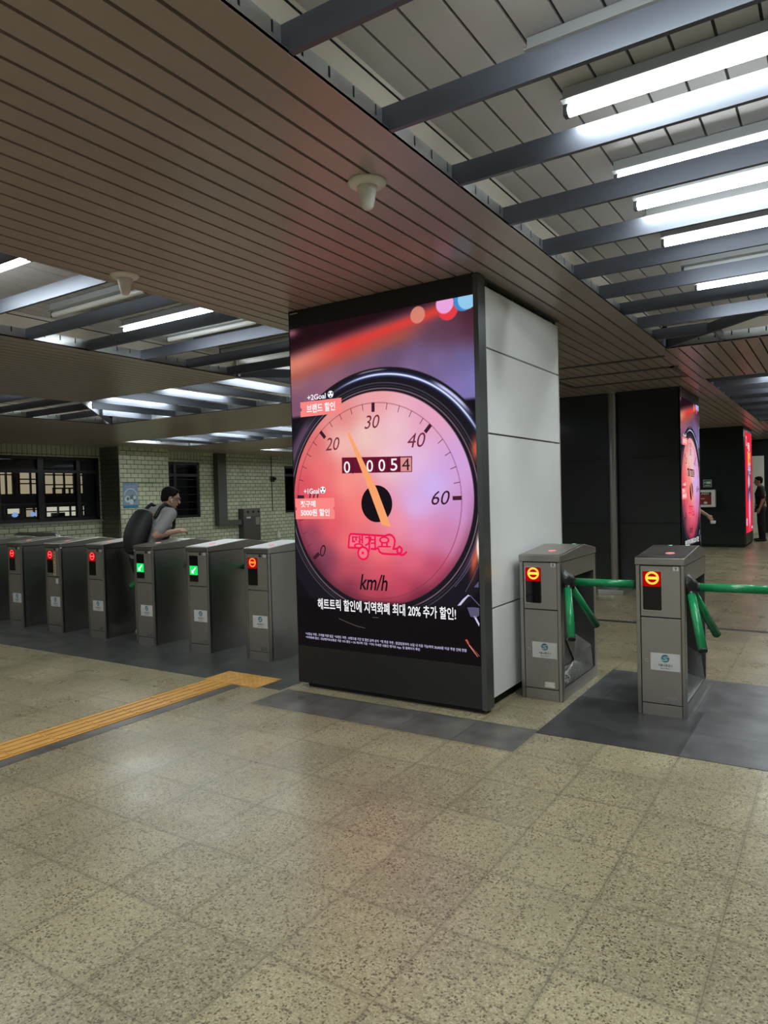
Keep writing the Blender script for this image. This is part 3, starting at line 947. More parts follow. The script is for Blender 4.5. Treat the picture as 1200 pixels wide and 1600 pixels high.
def picture_plane(name, w, h, z0, fn, res, m, parent):
    nx, nz = int(w / res) + 1, int(h / res) + 1
    us = np.linspace(-w / 2, w / 2, nx) + (-0.01 if name == 'screen' else 0)
    zs = np.linspace(z0, z0 + h, nz)
    U, V = np.meshgrid(us, zs)
    img = srgb(np.clip(fn(U, V), 0, 255))
    co = np.stack([U, np.zeros_like(U), V], -1).reshape(-1, 3)
    i = np.arange(nx * nz).reshape(nz, nx)
    q = np.stack([i[:-1, :-1], i[:-1, 1:], i[1:, 1:], i[1:, :-1]], -1).reshape(-1, 4)
    me = bpy.data.meshes.new(name)
    me.vertices.add(len(co)); me.vertices.foreach_set('co', co.ravel().astype(np.float32))
    me.loops.add(q.size); me.loops.foreach_set('vertex_index', q.ravel().astype(np.int32))
    me.polygons.add(len(q)); me.polygons.foreach_set('loop_start', (np.arange(len(q)) * 4).astype(np.int32))
    me.update(calc_edges=True)
    at = me.color_attributes.new('picture', 'FLOAT_COLOR', 'POINT')
    at.data.foreach_set('color', np.concatenate([img.reshape(-1, 3), np.ones((nx * nz, 1))], 1).ravel().astype(np.float32))
    me.materials.append(m)
    o = bpy.data.objects.new(name, me)
    COL.objects.link(o)
    o.parent = parent
    return o


class Shards:
    """every sliver of light in the picture is a mesh of its own"""
    def __init__(self, parent, mats): self.p, self.m = parent, mats
    def poly(self, pts, d, mi): MB().poly(pts, d).build('light_shard', self.m[mi], self.p)
    def stroke(self, pts, w, d, mi, n): MB().stroke(pts, w, d, 0, n).build('light_shard', self.m[mi], self.p)


def advertising_screen(loc):
    """built facing -y; local x runs across the screen"""
    t = thing('advertising_screen', 'tall lit advertising screen with a speedometer on the white pillar beside gate 8', 'advertising screen', loc, group='speedometer advertising screens')
    f = MB()
    f.box(-.81, .82, .006, .11, .035, 2.972)                       # cabinet
    f.box(-.81, .79, -.002, .006, 2.83, 2.97)                    # top panel
    f.box(-.81, .79, -.002, .006, .035, .328)                    # bottom panel
    f.box(-.814, -.808, -.003, .11, .035, 2.972)
    f.build('frame', MT['frame_black'], t)
    e = MB(); e.box(.788, .824, -.006, .11, .03, 2.966); e.build('edge_strip', MT['frame_steel'], t)
    f = MB(); f.box(-.74, .77, .03, .10, 0.0, .036); f.build('plinth', MT['seam'], t)
    f = MB(); f.box(-.80, -.725, -.0035, -.002, 2.945, 2.952); f.build('maker_plate', MT['sticker'], t)
    s = picture_plane('screen', 1.598, 2.502, .328, dial_picture, 0.0045, MT['ad_picture'], t)
    d = -.003
    a = MB()
    c = (-.055, 1.463)
    R = .721
    # scale marks: 0 at lower left, 10 per 30 degrees
    for i in range(-2, 33):
        th = math.radians(217.4 - i * 8.67)
        big = i % 5 == 0 and 0 <= i <= 20
        if big or not (0 <= i <= 32): continue
        if i > 25: continue
        r0 = R - .045
        wd = .0028
        ca, sa = math.cos(th), math.sin(th)
        a.stroke([(c[0] + r0 * ca, c[1] + r0 * sa), (c[0] + R * ca, c[1] + R * sa)], 2 * wd, d, 0, 6)
    for th in (217.4, 176.3, 131, 88.4, 46.5, .7):
        th = math.radians(th)
        ca, sa = math.cos(th), math.sin(th)
        p0, p1 = Vector((c[0] + (R - .067) * ca, c[1] + (R - .067) * sa)), Vector((c[0] + (R + .002) * ca, c[1] + (R + .002) * sa))
        nn = Vector((-sa, ca)) * .014
        a.poly([p0 - nn, p1 - nn, p1 + nn, p0 + nn], d, 1)
    a.build('scale_marks', [MT['px_maroon'], MT['px_dark']], s)
    for body, cc, w, h, mk in (('30', (-.049, 2.046), .135, .098, 'px_maroon'), ('20', (-.416, 1.906), .135, .098, 'px_maroon'), ('40', (.323, 1.887), .15, .102, 'px_maroon'),
                               ('60', (.506, 1.476), .145, .098, 'px_dark'), ('0', (-.538, 1.087), .058, .092, 'px_dark'), ('10', (-.615, 1.508), .10, .085, 'px_dark')):
        text('numeral', body, cc, w, h, d, MT[mk], s, shear=.26)
    text('lettering', 'km/h', (-.074, .861), .25, .12, d, MT['px_black'], s, shear=.26, bold=.014)
    # odometer
    o = MB()
    o.poly([(-.333, 1.678), (.282, 1.664), (.286, 1.776), (-.331, 1.798)], d, 0)
    o.poly([(.186, 1.672), (.276, 1.670), (.278, 1.768), (.188, 1.771)], d - .0004, 1)
    for i, x in enumerate((-.232, -.128, -.024, .080, .184)):
        o.poly([(x - .004, 1.672), (x + .004, 1.672), (x + .004, 1.780), (x - .004, 1.782)], d - .0004, 2)
    o.build('odometer', [MT['px_wine'], MT['px_rose'], MT['px_dark']], s)
    for ch, x in (('0', -.285), ('0', -.078), ('0', .028), ('5', .132)):
        text('numeral', ch, (x, 1.723), .058, .088, d - .0008, MT['px_white'], s, bold=.006)
    text('numeral', '4', (.232, 1.72), .066, .086, d - .0008, MT['px_dark'], s)
    # hub and needle
    h = MB(); h.disc((-.027, 1.443), .136, d - .0006, 48)
    h.build('dial_hub', MT['px_black'], s)
    n = MB(); n.poly([(.014, 1.288), (.094, 1.272), (-.02, 1.55), (-.255, 1.985), (-.275, 1.978), (-.09, 1.545)], d - .0012)
    n.build('needle', MT['px_orange'], s)
    # badges
    def badge(zc, x0, x1, z0, z1, title, tw, tx, lines, bx):
        p = MB()
        zm = (z0 + z1) / 2
        pts = [(x0, z0), (x1, z0), (x1, zm - .014)] + [(x1 - .014 * math.cos(a_), zm + .014 * math.sin(a_)) for a_ in np.linspace(-PI / 2, PI / 2, 7)] + [(x1, zm + .014), (x1, z1), (x0, z1), (x0, zm + .014)]
        pts += [(x0 + .014 * math.cos(a_), zm + .014 * math.sin(a_)) for a_ in np.linspace(PI / 2, -PI / 2, 7)] + [(x0, zm - .014)]
        p.poly(pts, d - .0014)
        p.build('badge', MT['px_coral'], s)
        text('lettering', title, (tx, zc), tw, .042, d - .0016, MT['px_white'], s, bold=.022)
        for body, lx, lz, w, hh in lines:
            text('lettering', body, (lx, lz), w, hh, d - .0018, MT['px_white'], s, bold=.026, align_left=True)
        k = MB(); k.disc((bx, zc + .006), .027, d - .0016, 24)
        for q in range(3):
            k.disc((bx + .017 * math.cos(q * 2.1 + .5), zc + .006 + .017 * math.sin(q * 2.1 + .5)), .008, d - .002, 5, 1)
        k.build('ball_icon', [MT['px_white'], MT['px_black']], s)
    badge(2.278, -.718, -.319, 2.134, 2.249, '+2Goal', .18, -.556, [('브랜드 할인', -.655, 2.193, .275, .068)], -.42)
    badge(1.551, -.798, -.412, 1.334, 1.496, '+1Goal', .15, -.632, [('첫구매', -.745, 1.452, .15, .052), ('5000원 할인', -.745, 1.385, .285, .056)], -.52)
    # hand-drawn app logotype
    g = MB()
    w = .0155
    g.stroke([(-.201, 1.114), (-.292, 1.117), (-.281, 1.204), (-.267, 1.22), (-.128, 1.214), (.040, 1.207), (.055, 1.213), (.079, 1.217), (.098, 1.211), (.115, 1.195), (.123, 1.173), (.117, 1.139), (.106, 1.113), (.136, 1.114)], w, d)
    g.stroke([(-.159 + .046 * math.cos(k * PI / 12), 1.076 + .046 * math.sin(k * PI / 12)) for k in range(25)], w, d)
    g.stroke([(-.113, 1.083), (-.102, 1.114), (-.100, 1.2)], w, d)
    g.stroke([(-.084, 1.11), (-.048, 1.108), (-.027, 1.119), (-.012, 1.089), (.013, 1.077), (.074, 1.074), (.145, 1.074), (.175, 1.089), (.181, 1.115), (.161, 1.131), (.141, 1.118), (.142, 1.088), (.169, 1.07), (.194, 1.073), (.217, 1.092)], w, d)
    g.poly([(-.286, 1.12), (.10, 1.112), (.115, 1.16), (.108, 1.198), (.079, 1.21), (-.267, 1.215), (-.276, 1.2)], d + .0006, 1)
    g.disc((-.159, 1.076), .040, d + .0006, 24, 1)
    for q in ((-.162, 1.078),): g.disc(q, .011, d - .0004, 12)
    g.build('logotype', [MT['px_red'], MT['px_pink']], s)
    text('lettering', '땡겨요', (-.085, 1.160), .345, .098, d - .0006, MT['px_red'], s, bold=.018)
    # copy lines
    text('lettering', '해트트릭 할인에 지역화폐 최대 20% 추가 할인!', (0, .673), 1.205, .088, d, MT['px_white'], s, bold=.017)
    text('lettering', '*사장님 쿠폰 : 가게별 차량 발급  *브랜드 쿠폰 : 브랜드별 기간 및 할인 금액 상이  *첫 주문 쿠폰 : 발급일로부터 15일 내 이용 가능하며 20,000원 이상 주문 건에 한함', (-.732, .426), 1.41, .023, d, MT['px_lilac'], s, bold=.008, align_left=True)
    text('lettering', '*지역화폐 할인 : 강남땡겨요상품권 기준 15% 할인 + 5% 캐시백 기준  *기타 자세한 내용은 땡겨요 App. 및 홈페이지 확인', (-.732, .397), 1.04, .023, d, MT['px_lilac'], s, bold=.008, align_left=True)
    # shards of light in the corner of the picture
    z = Shards(s, [MT['px_lilac'], emis('pixels_slate', lin(92, 88, 116), SCREEN), emis('pixels_rust', lin(190, 90, 66), SCREEN), MT['px_rose'], emis('pixels_dim', lin(96, 88, 78), SCREEN)])
    z.poly([(.616, .731), (.64, .735), (.70, .800), (.716, .803), (.70, .812), (.660, .780)], d, 0)
    z.poly([(.69, .724), (.735, .728), (.779, .726), (.779, .675), (.75, .655), (.713, .664)], d, 1)
    z.poly([(.735, .668), (.775, .60), (.779, .618), (.752, .668)], d, 0)
    z.poly([(.668, .500), (.684, .505), (.70, .474), (.692, .466)], d, 2)
    z.poly([(.694, .465), (.699, .470), (.762, .392), (.758, .392)], d, 3)
    z.poly([(.70, .464), (.704, .466), (.775, .398), (.772, .396)], d, 2)
    z.poly([(.71, .806), (.716, .81), (.784, .745), (.782, .738)], d, 1)
    z.poly([(.745, .864), (.779, .905), (.779, .865)], d, 1)
    z.stroke([(.60, .86), (.68, .95), (.735, 1.03)], .004, d, 1, 6)
    z.stroke([(.68, .83), (.74, .93), (.778, 1.01)], .004, d, 1, 6)
    z.stroke([(-.40, .57), (-.32, .545), (-.24, .525), (-.16, .515)], .004, d, 4, 6)
    z.stroke([(-.09, .60), (-.04, .602)], .004, d, 4, 6)
    return t


ad1 = advertising_screen((-2.833, 4.344, 0))
ad2 = copy_tree(ad1)
ad2.location = (-1.94 + 0.012, 11.795, 0)
ad2.rotation_euler = (0, 0, PI / 2)
ad2['label'] = 'distant speedometer advertising screen on the dark pillar behind gate 9'
for ch in ad2.children:          # recessed flush in the dark pillar: scaled to the thinner cabinet there
    if ch.name.startswith(('frame', 'edge_strip', 'plinth')):
        ch.scale = (1, 0.10, 1)
        ch.location = (0, 0.0, 0)


def red_picture(U, V):
    img = np.zeros(U.shape + (3,)) + np.array((232, 40, 62))
    soft = lambda dd, s=0.012: 1 - sstep(-s, s, dd)
    img = mix(img, (250, 90, 110), 0.5 * sstep(1.3, 1.0, V) * sstep(.4, .1, np.abs(U)))
    img = mix(img, (70, 80, 120), soft(np.maximum(np.abs(U - .05) - .42, np.abs(V - 1.52) - .38), .08) * .8)
    img = mix(img, (226, 190, 190), soft(np.hypot((U - .0) * .9, (V - 1.60) * 1.0) - .19, .06))
    img = mix(img, (52, 46, 78), soft(np.hypot((U - .1) * 1.0, (V - 1.33) * 1.0) - .17, .06))
    img = mix(img, (196, 180, 226), soft(np.hypot((U - .1) * 1.6, (V - .92) * .62) - .28, .05))
    return img


def red_screen():
    t = thing('advertising_screen', 'far red advertising screen on the last dark pillar beside the standing man', 'advertising screen', (-1.938, 20.2, 0), PI / 2)
    f = MB()
    f.box(-.80, .80, .003, .012, .06, 2.96)
    f.build('frame', MT['dark_panel'], t)
    s = picture_plane('screen_picture', 1.5, 2.52, .33, red_picture, 0.02, MT['ad_picture'], t)
    b_ = MB(); b_.box(-.79, .79, -.004, .004, .07, .32); b_.build('base_panel', MT['frame_steel'], t)
    g = MB()
    g.arc((-.52, 2.62), .09, .13, 0, 2 * PI, -.004, 24)
    g.build('ring_icon', MT['px_lilac'], s)
    text('lettering', '배달', (.0, 2.50), .5, .22, -.004, MT['px_white'], s, bold=.02)
    text('lettering', '할인', (.05, 2.22), .62, .34, -.004, MT['px_yellow'], s, bold=.04)
    text('lettering', '쿠폰', (.05, 1.93), .62, .26, -.004, MT['px_blue'], s, bold=.04)
    g = MB(); g.box(-.70, -.50, -.005, -.003, .52, .70); g.box(.45, .72, -.005, -.003, .40, .46)
    g.build('small_print', MT['px_lilac'], s)
    return t


red_screen()


# ------------------------------------------------------------------ turnstile gates
GY = 4.862
W = 0.305
H2 = W / 2


def rrect(x0, x1, z0, z1, r, n=5):
    pts = []
    for cx, cz, a in ((x1 - r, z0 + r, -PI / 2), (x1 - r, z1 - r, 0), (x0 + r, z1 - r, PI / 2), (x0 + r, z0 + r, PI)):
        pts += [(cx + r * math.cos(a + k * PI / 2 / n), cz + r * math.sin(a + k * PI / 2 / n)) for k in range(n + 1)]
    return pts


def gate(cx, num, side, state, label, reader='dark'):
    t = thing('ticket_gate', label, 'ticket gate', (cx, GY, 0), 0, 'ticket gates in a row')
    s = side
    L = .85
    b = MB()
    xin = s * (H2 - .165)
    b.box(-s * H2, xin, .016, L, .0, .992)
    b.box(xin, s * H2, .016, .050, .0, .992)
    b.box(xin, s * H2, L - .055, L, .0, .992)
    b.box(xin, s * H2, .05, L - .055, .866, .992)
    b.box(xin, s * H2, .05, L - .055, 0, .088)
    b.build('housing', MT['steel'], t)
    # sheets with the arm niche's shade painted in as darker steel
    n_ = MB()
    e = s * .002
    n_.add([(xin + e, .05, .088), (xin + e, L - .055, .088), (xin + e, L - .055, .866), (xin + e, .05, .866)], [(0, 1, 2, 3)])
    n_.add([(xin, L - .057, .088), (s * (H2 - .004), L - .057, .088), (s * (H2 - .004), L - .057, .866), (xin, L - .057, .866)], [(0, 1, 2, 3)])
    n_.build('niche_shade', MT['steel_dark'], t)
    n_ = MB()
    n_.add([(s * (H2 - .004), .05, .092), (s * (H2 - .004), L - .057, .092), (xin + s * .01, L - .057, .13), (xin + s * .01, .05, .13)], [(0, 1, 2, 3)])
    n_.add([(s * (H2 - .004), L - .10, .092), (xin + s * .01, L - .10, .13), (xin + s * .01, L - .30, .34), (xin + s * .01, L - .06, .34), (s * (H2 - .03), L - .06, .26)], [(0, 1, 2, 3, 4)])
    n_.lathe([(.03, 0), (.028, .012), (.012, .02), (.004, .021)], (s * (H2 - .06), .25, .112), 16)
    n_.build('niche_tray', MT['steel_bright'] if num == 8 else MT['steel_dark'], t)  # one tray coloured as lit, the others as shaded
    # front: corner posts, panels over a black reveal
    f = MB(); f.box(-.127, .130, .010, .018, .01, .992); f.build('reveal', MT['seam'], t)
    f = MB(); f.box(-H2, -.1255, -.004, .03, 0, .995); f.box(.1285, H2, -.004, .03, 0, .995)
    f.build('corner_posts', MT['steel'], t, bevel=.004)
    f = MB(); f.box(-.122, .1255, 0, .014, .656, .992); p_up = f.build('display_panel', MT['steel_front'], t, bevel=.0015)
    f = MB(); f.box(-.122, .1255, 0, .014, .083, .648); door = f.build('service_door', MT['steel_front'], t, bevel=.0015)
    f = MB(); f.box(-.122, .1255, 0, .014, .0, .076); f.build('kick_plate', MT['steel_front'], t, bevel=.0015)
    # display
    f = MB(); f.prism_y(rrect(-.112, .014, .694, .961, .012), -.003, .003); bz = f.build('bezel', MT['steel_bright'], p_up)
    f = MB(); f.prism_y(rrect(-.108, .010, .699, .956, .010), -.0045, 0); f.build('display_glass', MT['black_glass'], p_up)
    cx0, cz0 = -.047, .912
    if state == 'stop':
        g = MB()
        n = 9
        g.prism_y(rrect(-.105, .007, .856, .954, .010), -.0052, -.0046, 0)
        g.arc((cx0, cz0), .030, .043, 0, 2 * PI, -.0056, 40, 1)
        g.poly([(cx0 - .031, cz0 - .009), (cx0 + .031, cz0 - .009), (cx0 + .031, cz0 + .009), (cx0 - .031, cz0 + .009)], -.0056, 1)
        g.arc((cx0, cz0), .0355, .0375, 0, 2 * PI, -.0059, 40, 2)
        g.build('stop_light', [MT['led_red'], MT['led_ring'] if num > 7 else (MT['led_orange'] if num == 7 else MT['led_ringred']), MT['led_ringred']], p_up)
    else:
        g = MB()
        g.prism_y(rrect(-.106, .008, .765, .856, .004), -.0052, -.0046, 0)
        a = (-.05, .810)
        g.poly([(a[0] - .030, a[1] - .030), (a[0] + .008, a[1] - .030), (a[0] - .006, a[1] - .016), (a[0] + .034, a[1] + .024), (a[0] + .024, a[1] + .034), (a[0] - .016, a[1] - .006), (a[0] - .030, a[1] + .008)], -.0056, 1)
        g.build('go_light', [MT['led_green'], MT['led_white']], p_up)
    f = MB(); f.box(.083, .117, -.002, .001, .963, .990); pl = f.build('number_plate', MT['sticker'], p_up)
    text('numeral', str(num), (.100, .9765), .013, .020, -.0025, MT['ink'], pl, bold=.01)
    if num < 8:
        k = MB(); k.prism_y(rrect(.030, .056, .962, .988, .0125), -.004, 0); k.build('lock', MT['black'], p_up)
    # service door details
    st = MB(); st.box(-.066, .117, -.0015, .001, .304, .418); st = st.build('operator_sticker', MT['sticker'], door)
    g = MB()
    c = (.026, .384)
    g.disc(c, .0255, -.0019, 36, 0)
    g.poly([(c[0] + .0245 * math.cos(a), c[1] + .0245 * math.sin(a)) for a in np.linspace(PI * .85, PI * 2.0, 20)], -.0021, 1)
    g.stroke([(c[0] + .020, c[1] + .010), (c[0] + .004, c[1] + .0125), (c[0] - .011, c[1] + .008), (c[0] - .005, c[1] + .001), (c[0] + .007, c[1] - .001), (c[0] + .012, c[1] - .008), (c[0] - .002, c[1] - .0125), (c[0] - .020, c[1] - .010)], .0062, -.0023, 2)
    g.build('emblem', [MT['logo_blue'], MT['logo_teal'], MT['sticker']], st)
    text('lettering', '서울교통공사', (.026, .340), .090, .017, -.002, MT['ink'], st, bold=.012)
    text('lettering', 'Seoul Metro', (.026, .320), .062, .010, -.002, MT['ink'], st)
    k = MB(); k.prism_y([(-.089 + .010 * math.cos(a), .364 + .010 * math.sin(a)) for a in np.linspace(0, 2 * PI, 17)[:-1]], -.006, .001)
    k.prism_y([(-.089 + .004 * math.cos(a), .364 + .004 * math.sin(a)) for a in np.linspace(0, 2 * PI, 9)[:-1]], -.007, -.005, 1)
    k.build('keyhole', [MT['steel_bright'], MT['seam']], door)
    k = MB(); k.box(.022, .098, -.0015, .001, .094, .134); k.box(.028, .032, -.002, 0, .112, .116, 1); k.box(.088, .092, -.002, 0, .112, .116, 1)
    k.build('maker_plate', [MT['steel_bright'], MT['seam']], door)
    # lid
    f = MB()
    prof = [(-.008, .998), (-.008, 1.043), (.0, 1.046), (.53, 1.087), (.575, 1.086), (.858, 1.040), (.858, .998)]
    f.prism_x(list(reversed(prof)), -H2 - .004, H2 + .004)
    lid = f.build('lid', MT['steel'], t, bevel=.004)
    f = MB(); f.box(-H2 + .002, H2 - .002, .0, L - .004, .990, .999); f.build('lid_joint', MT['seam'], t)
    sl = (1.087 - 1.046) / .53
    zt = lambda y: 1.046 + sl * y
    f = MB()
    f.add([(-.147, .006, zt(.006) + .002), (.147, .006, zt(.006) + .002), (.147, .515, zt(.515) + .002), (-.147, .515, zt(.515) + .002)], [(0, 1, 2, 3)])
    f.build('card_reader', {'dark': MT['steel_dark'], 'steel': MT['steel_front'], 'white': MT['lid_bright']}[reader], lid)
    f = MB()
    f.add([(.035 + .030 * math.cos(a), .17 + .034 * math.sin(a), zt(.17 + .034 * math.sin(a)) + .005) for a in np.linspace(0, 2 * PI, 21)[:-1]], [tuple(range(20))])
    f.build('indicator', MT['lamp_pink'], lid)
    f = MB()
    f.add([(-.05, .53, 1.0895), (-.02, .50, 1.0875), (-.02, .56, 1.0895)], [(0, 1, 2)])
    f.add([(.07, .52, 1.089), (.095, .52, 1.089), (.095, .555, 1.0895), (.07, .555, 1.0895)], [(0, 1, 2, 3)])
    f.build('arrow_light', MT['lamp_mint'], lid)
    # tripod
    hub = Vector((s * (H2 + .012), .11, .850)) if num > 7 else Vector((s * (H2 + .02), .50 if num != 5 else .44, .805))
    ax = Vector((s, 0, -1)).normalized()
    h = MB()
    q = [hub - ax * .14, hub - ax * .07, hub - ax * .03, hub + ax * .030, hub + ax * .045]
    h.tube(q, [.050, .050, .060, .056, .03], 20)
    h.build('rotor_hub', MT['rubber'], t, smooth=True)
    a1 = Vector((s, 0, 0))
    for k in range(3):
        v = Matrix.Rotation(k * 2 * PI / 3 + (0.5 if state == 'turning' else 0), 3, ax) @ a1
        r = MB(); LA = .47 if num > 7 else .45
        r.tube([hub + v * .05, hub + v * LA], .0275, 20)
        arm = r.build('arm', MT['green'], t, smooth=False)
        for p in arm.data.polygons: p.use_smooth = len(p.vertices) == 4
        c_ = MB(); c_.tube([hub + v * LA, hub + v * (LA + .008), hub + v * (LA + .014)], [.028, .026, .012], 20); c_.build('end_cap', MT['black'], arm, smooth=True)
        c_ = MB(); c_.tube([hub + v * .040, hub + v * .066], [.032, .0295], 20); c_.build('collar', MT['rubber'], arm)
    return t


gate(-.997, 9, 1, 'stop', 'ticket gate numbered 9 with a red stop light and green arms', reader='dark')
gate(-1.817, 8, 1, 'stop', 'ticket gate numbered 8 against the white pillar, green arms toward gate 9', reader='steel')
gate(-4.555, 7, -1, 'stop', 'ticket gate with an orange-red stop light just behind the orange studded floor pad', reader='white')
gate(-5.345, 6, -1, 'go', 'ticket gate with a green arrow light, second from the speedometer screen', reader='white')
gate(-6.155, 5, -1, 'turning', 'ticket gate with a green arrow light, beside the man with the backpack', reader='steel')
gate(-6.975, 4, -1, 'stop', 'ticket gate with a red stop light and dark side, behind the backpack man', reader='steel')
g3 = gate(-7.78, 3, -1, 'stop', 'ticket gate with a tan strip sticker beside its red stop light', reader='steel')
gate(-8.585, 2, -1, 'stop', 'ticket gate with a red stop light, beside the one with the tan strip sticker', reader='steel')
gate(-9.395, 1, -1, 'stop', 'ticket gate cut off by the edge of the picture, last of the row', reader='steel')
for ch in g3.children:
    if ch.name.startswith('display_panel'):
        st = MB(); st.box(.016, .066, -.006, -.003, .668, .945)
        st = st.build('strip_sticker', MT['sticker_y'], ch)
        for k, z in enumerate((.92, .885, .85, .80, .765, .73, .70)):
            q = MB(); q.box(.033, .049, -.0066, -.0058, z - .008, z + .008); q.build('print_mark', MT['shelf'], st)
    if ch.name.startswith('service_door'):
        st = MB(); st.box(.050, .095, -.003, -.001, .575, .635); st.build('small_sticker', MT['sticker'], ch)

# ------------------------------------------------------------------ tactile paving
t = thing('tactile_paving', 'orange tactile paving strip running along the floor to a studded pad before the gates', 'tactile paving', (-4.31, 3.2, 0))
ox, oy = 4.31, -3.2
y = 4.118
while y > -1.0:
    b = MB()
    b.box(-4.46 + ox, -4.168 + ox, y - .298 + oy, y + oy, 0, .006)
    for k in range(4):
        xc = -4.46 + ox + .037 + k * .073
        b.box(xc - .015, xc + .015, y - .29 + oy, y - .008 + oy, .006, .011)
    b.build('bar_tile', MT['tactile'], t)
    y -= .302
for x0 in (-4.50, -4.198):
    b = MB()
    b.box(x0 + ox, x0 + .298 + ox, 4.122 + oy, 4.42 + oy, 0, .006)
    for i in range(6):
        for j in range(6):
            b.lathe([(.014, 0), (.011, .004), (.004, .005)], (x0 + ox + .027 + i * .049, 4.149 + oy + j * .049, .006), 8)
    b.build('stud_tile', MT['tactile'], t)

# ------------------------------------------------------------------ ceiling baffles (fins)
ORD = ['first', 'second', 'third', 'fourth', 'fifth', 'sixth', 'seventh', 'eighth', 'ninth', 'tenth', 'eleventh', 'twelfth', 'thirteenth', 'fourteenth', 'fifteenth', 'sixteenth']


def fin(x0, x1, y0, y1, label, group):
    b = MB(); b.box(x0, x1, y0, y1, ZF0 + .001, ZF1)
    return tag(b.build('ceiling_baffle', MT['fin']), label, 'ceiling baffle', group)


gR = 'baffles across the bright recess over gates 8 and 9'
k = 0
for i in range(-10, 10):
    y = 1.862 + .6185 * i
    if y > 7.75: break
    xe = min(.655, 6.43 - y - .05)
    if y >= 1.5:
        lab = 'grey ceiling baffle, %s from the camera in the bright recess over gates 8 and 9' % ORD[k]
        k += 1
    else:
        lab = 'grey ceiling baffle above and behind the camera in the bright recess'
    fin(-1.552, xe, y - .012, y + .012, lab, gR)
# mitre baffles
def mitre(a, c, label, group):
    a, c = Vector(a), Vector(c)
    d = (c - a).normalized()
    n = Vector((-d.y, d.x)) * .009
    b = MB()
    q = [a - n, c - n, c + n, a + n]
    b.add([(p.x, p.y, ZF0 + .001) for p in q] + [(p.x, p.y, ZF1) for p in q], [(3, 2, 1, 0), (4, 5, 6, 7), (0, 1, 5, 4), (1, 2, 6, 5), (2, 3, 7, 6), (3, 0, 4, 7)])
    return tag(b.build('ceiling_baffle', MT['fin']), label, 'ceiling baffle', group)


mitre((-1.52, 7.95), (.62, 5.80), 'diagonal mitre baffle where the bright recess turns the corner', gR)
j = 0
for i in range(0, 9):
    x = -.99 + .6185 * i
    y0 = max(5.76, 6.43 - x + .03)
    fin(x - .012, x + .012, y0, 7.985, 'baffle beyond the diagonal of the bright recess, %s from the main soffit' % ORD[j], 'baffles beyond the diagonal of the bright recess')
    j += 1
gR2 = 'baffles across the recess beyond the slatted cross soffit'
for i in range(12):
    y = 10.9 + .6185 * i
    fin(-1.552, .655, y - .012, y + .012, 'dark ceiling baffle beyond the slatted cross soffit, %s from its far edge' % ORD[i], gR2)
gL = 'baffles across the recess over the row of gates'
k = 0
for i in range(-9, 10):
    y = 3.645 + .6185 * i
    if y > 8.0: break
    xs = -6.10
    if y > 6.3: xs = -6.07 + (y - 6.3) + .05
    if y >= 2.3:
        lab = 'dark ceiling baffle, %s from the camera in the recess over the row of gates' % ORD[k]
        k += 1
    else:
        lab = 'dark ceiling baffle above and behind the camera in the recess over the gates'
    fin(xs, -4.05, y - .012, y + .012, lab, gL)
mitre((-6.07, 6.30), (-3.98, 8.40), 'diagonal mitre baffle at the corner of the soffit over the gates', gL)
mitre((-9.25, 6.30), (-11.45, 8.42), 'thin diagonal mitre baffle at the far corner of the soffit over the gates', gL)
gX = 'baffles in the far recess that point toward the brick wall beam'
k = 0
for i in range(10):
    x = -4.69 - .633 * i
    if x < -10.9: break
    ya = 6.27
    if x > -6.07: ya = 6.30 + (x + 6.07) + .04
    if x < -9.25: ya = 6.30 + (-9.25 - x) + .04
    if ya > 8.2: continue
    fin(x - .012, x + .012, ya, 8.475, 'baffle in the far recess beyond the soffit, %s from the speedometer screen' % ORD[k], gX)
    k += 1
gX2 = 'baffles in the far recess near the window wall'
k = 0
for i in range(6):
    y = 5.6 + .6185 * (i - 2)
    xs = -9.21
    xe = -11.53
    if y > 6.3: xs = -9.25 - (y - 6.3) - .04
    if xs < xe + .3: continue
    fin(xe, xs, y - .012, y + .012, 'dim baffle in the recess near the window wall, %s along it' % ORD[k], gX2)
    k += 1
gX3 = 'baffles in the farthest recesses before the brick wall'
for r, (y0, y1) in enumerate(((11.04, 13.23), (15.77, 17.93))):
    for i in range(15):
        x = -13.9 + .6185 * i
        fin(x - .012, x + .012, y0, y1, 'baffle in the %s recess before the brick wall, %s from the wall' % (('nearer', 'farther')[r], ORD[i]), gX3)


# ------------------------------------------------------------------ fluorescent fixtures
def lamp_proto(lit):
    t = thing('fluorescent_light', '', 'ceiling light', (0, 0, 0), 0)
    b = MB(); b.box(-.61, .61, -.026, .026, .034, .095); b.box(-.61, .61, -.062, .062, .030, .036)
    b.build('batten', MT['batten'], t)
    b = MB(); b.tube([(-.592, 0, .006), (.592, 0, .006)], .024, 14)
    b.build('tube', MT['tube'] if lit else MT['tube_off'], t, smooth=False)
    if lit:
        ld = bpy.data.lights.new('tube_lamp', 'AREA')
        ld.shape = 'RECTANGLE'
        ld.size, ld.size_y = 1.16, .046
        ld.energy = TUBE_W
        ld.color = (0.92, 0.985, 1.0)
        lo = bpy.data.objects.new('tube_lamp', ld)
        COL.objects.link(lo)
        lo.parent = t
        lo.location = (0, 0, -.0185)
    for xx in (-.602, .602):
        b = MB(); b.box(xx - .01, xx + .01, -.018, .018, -.016, .05); b.build('lamp_holder', MT['batten_dark'], t)
    return t


protos = {}


def lamp(x, y, lit, along, label, group):
    if lit not in protos:
        o = protos[lit] = lamp_proto(lit)
    else:
        o = copy_tree(protos[lit])
    o.location = (x, y, ZR - .098)
    o.rotation_euler = (0, 0, 0 if along == 'X' else PI / 2)
    o['label'] = label
    o['group'] = group
    return o


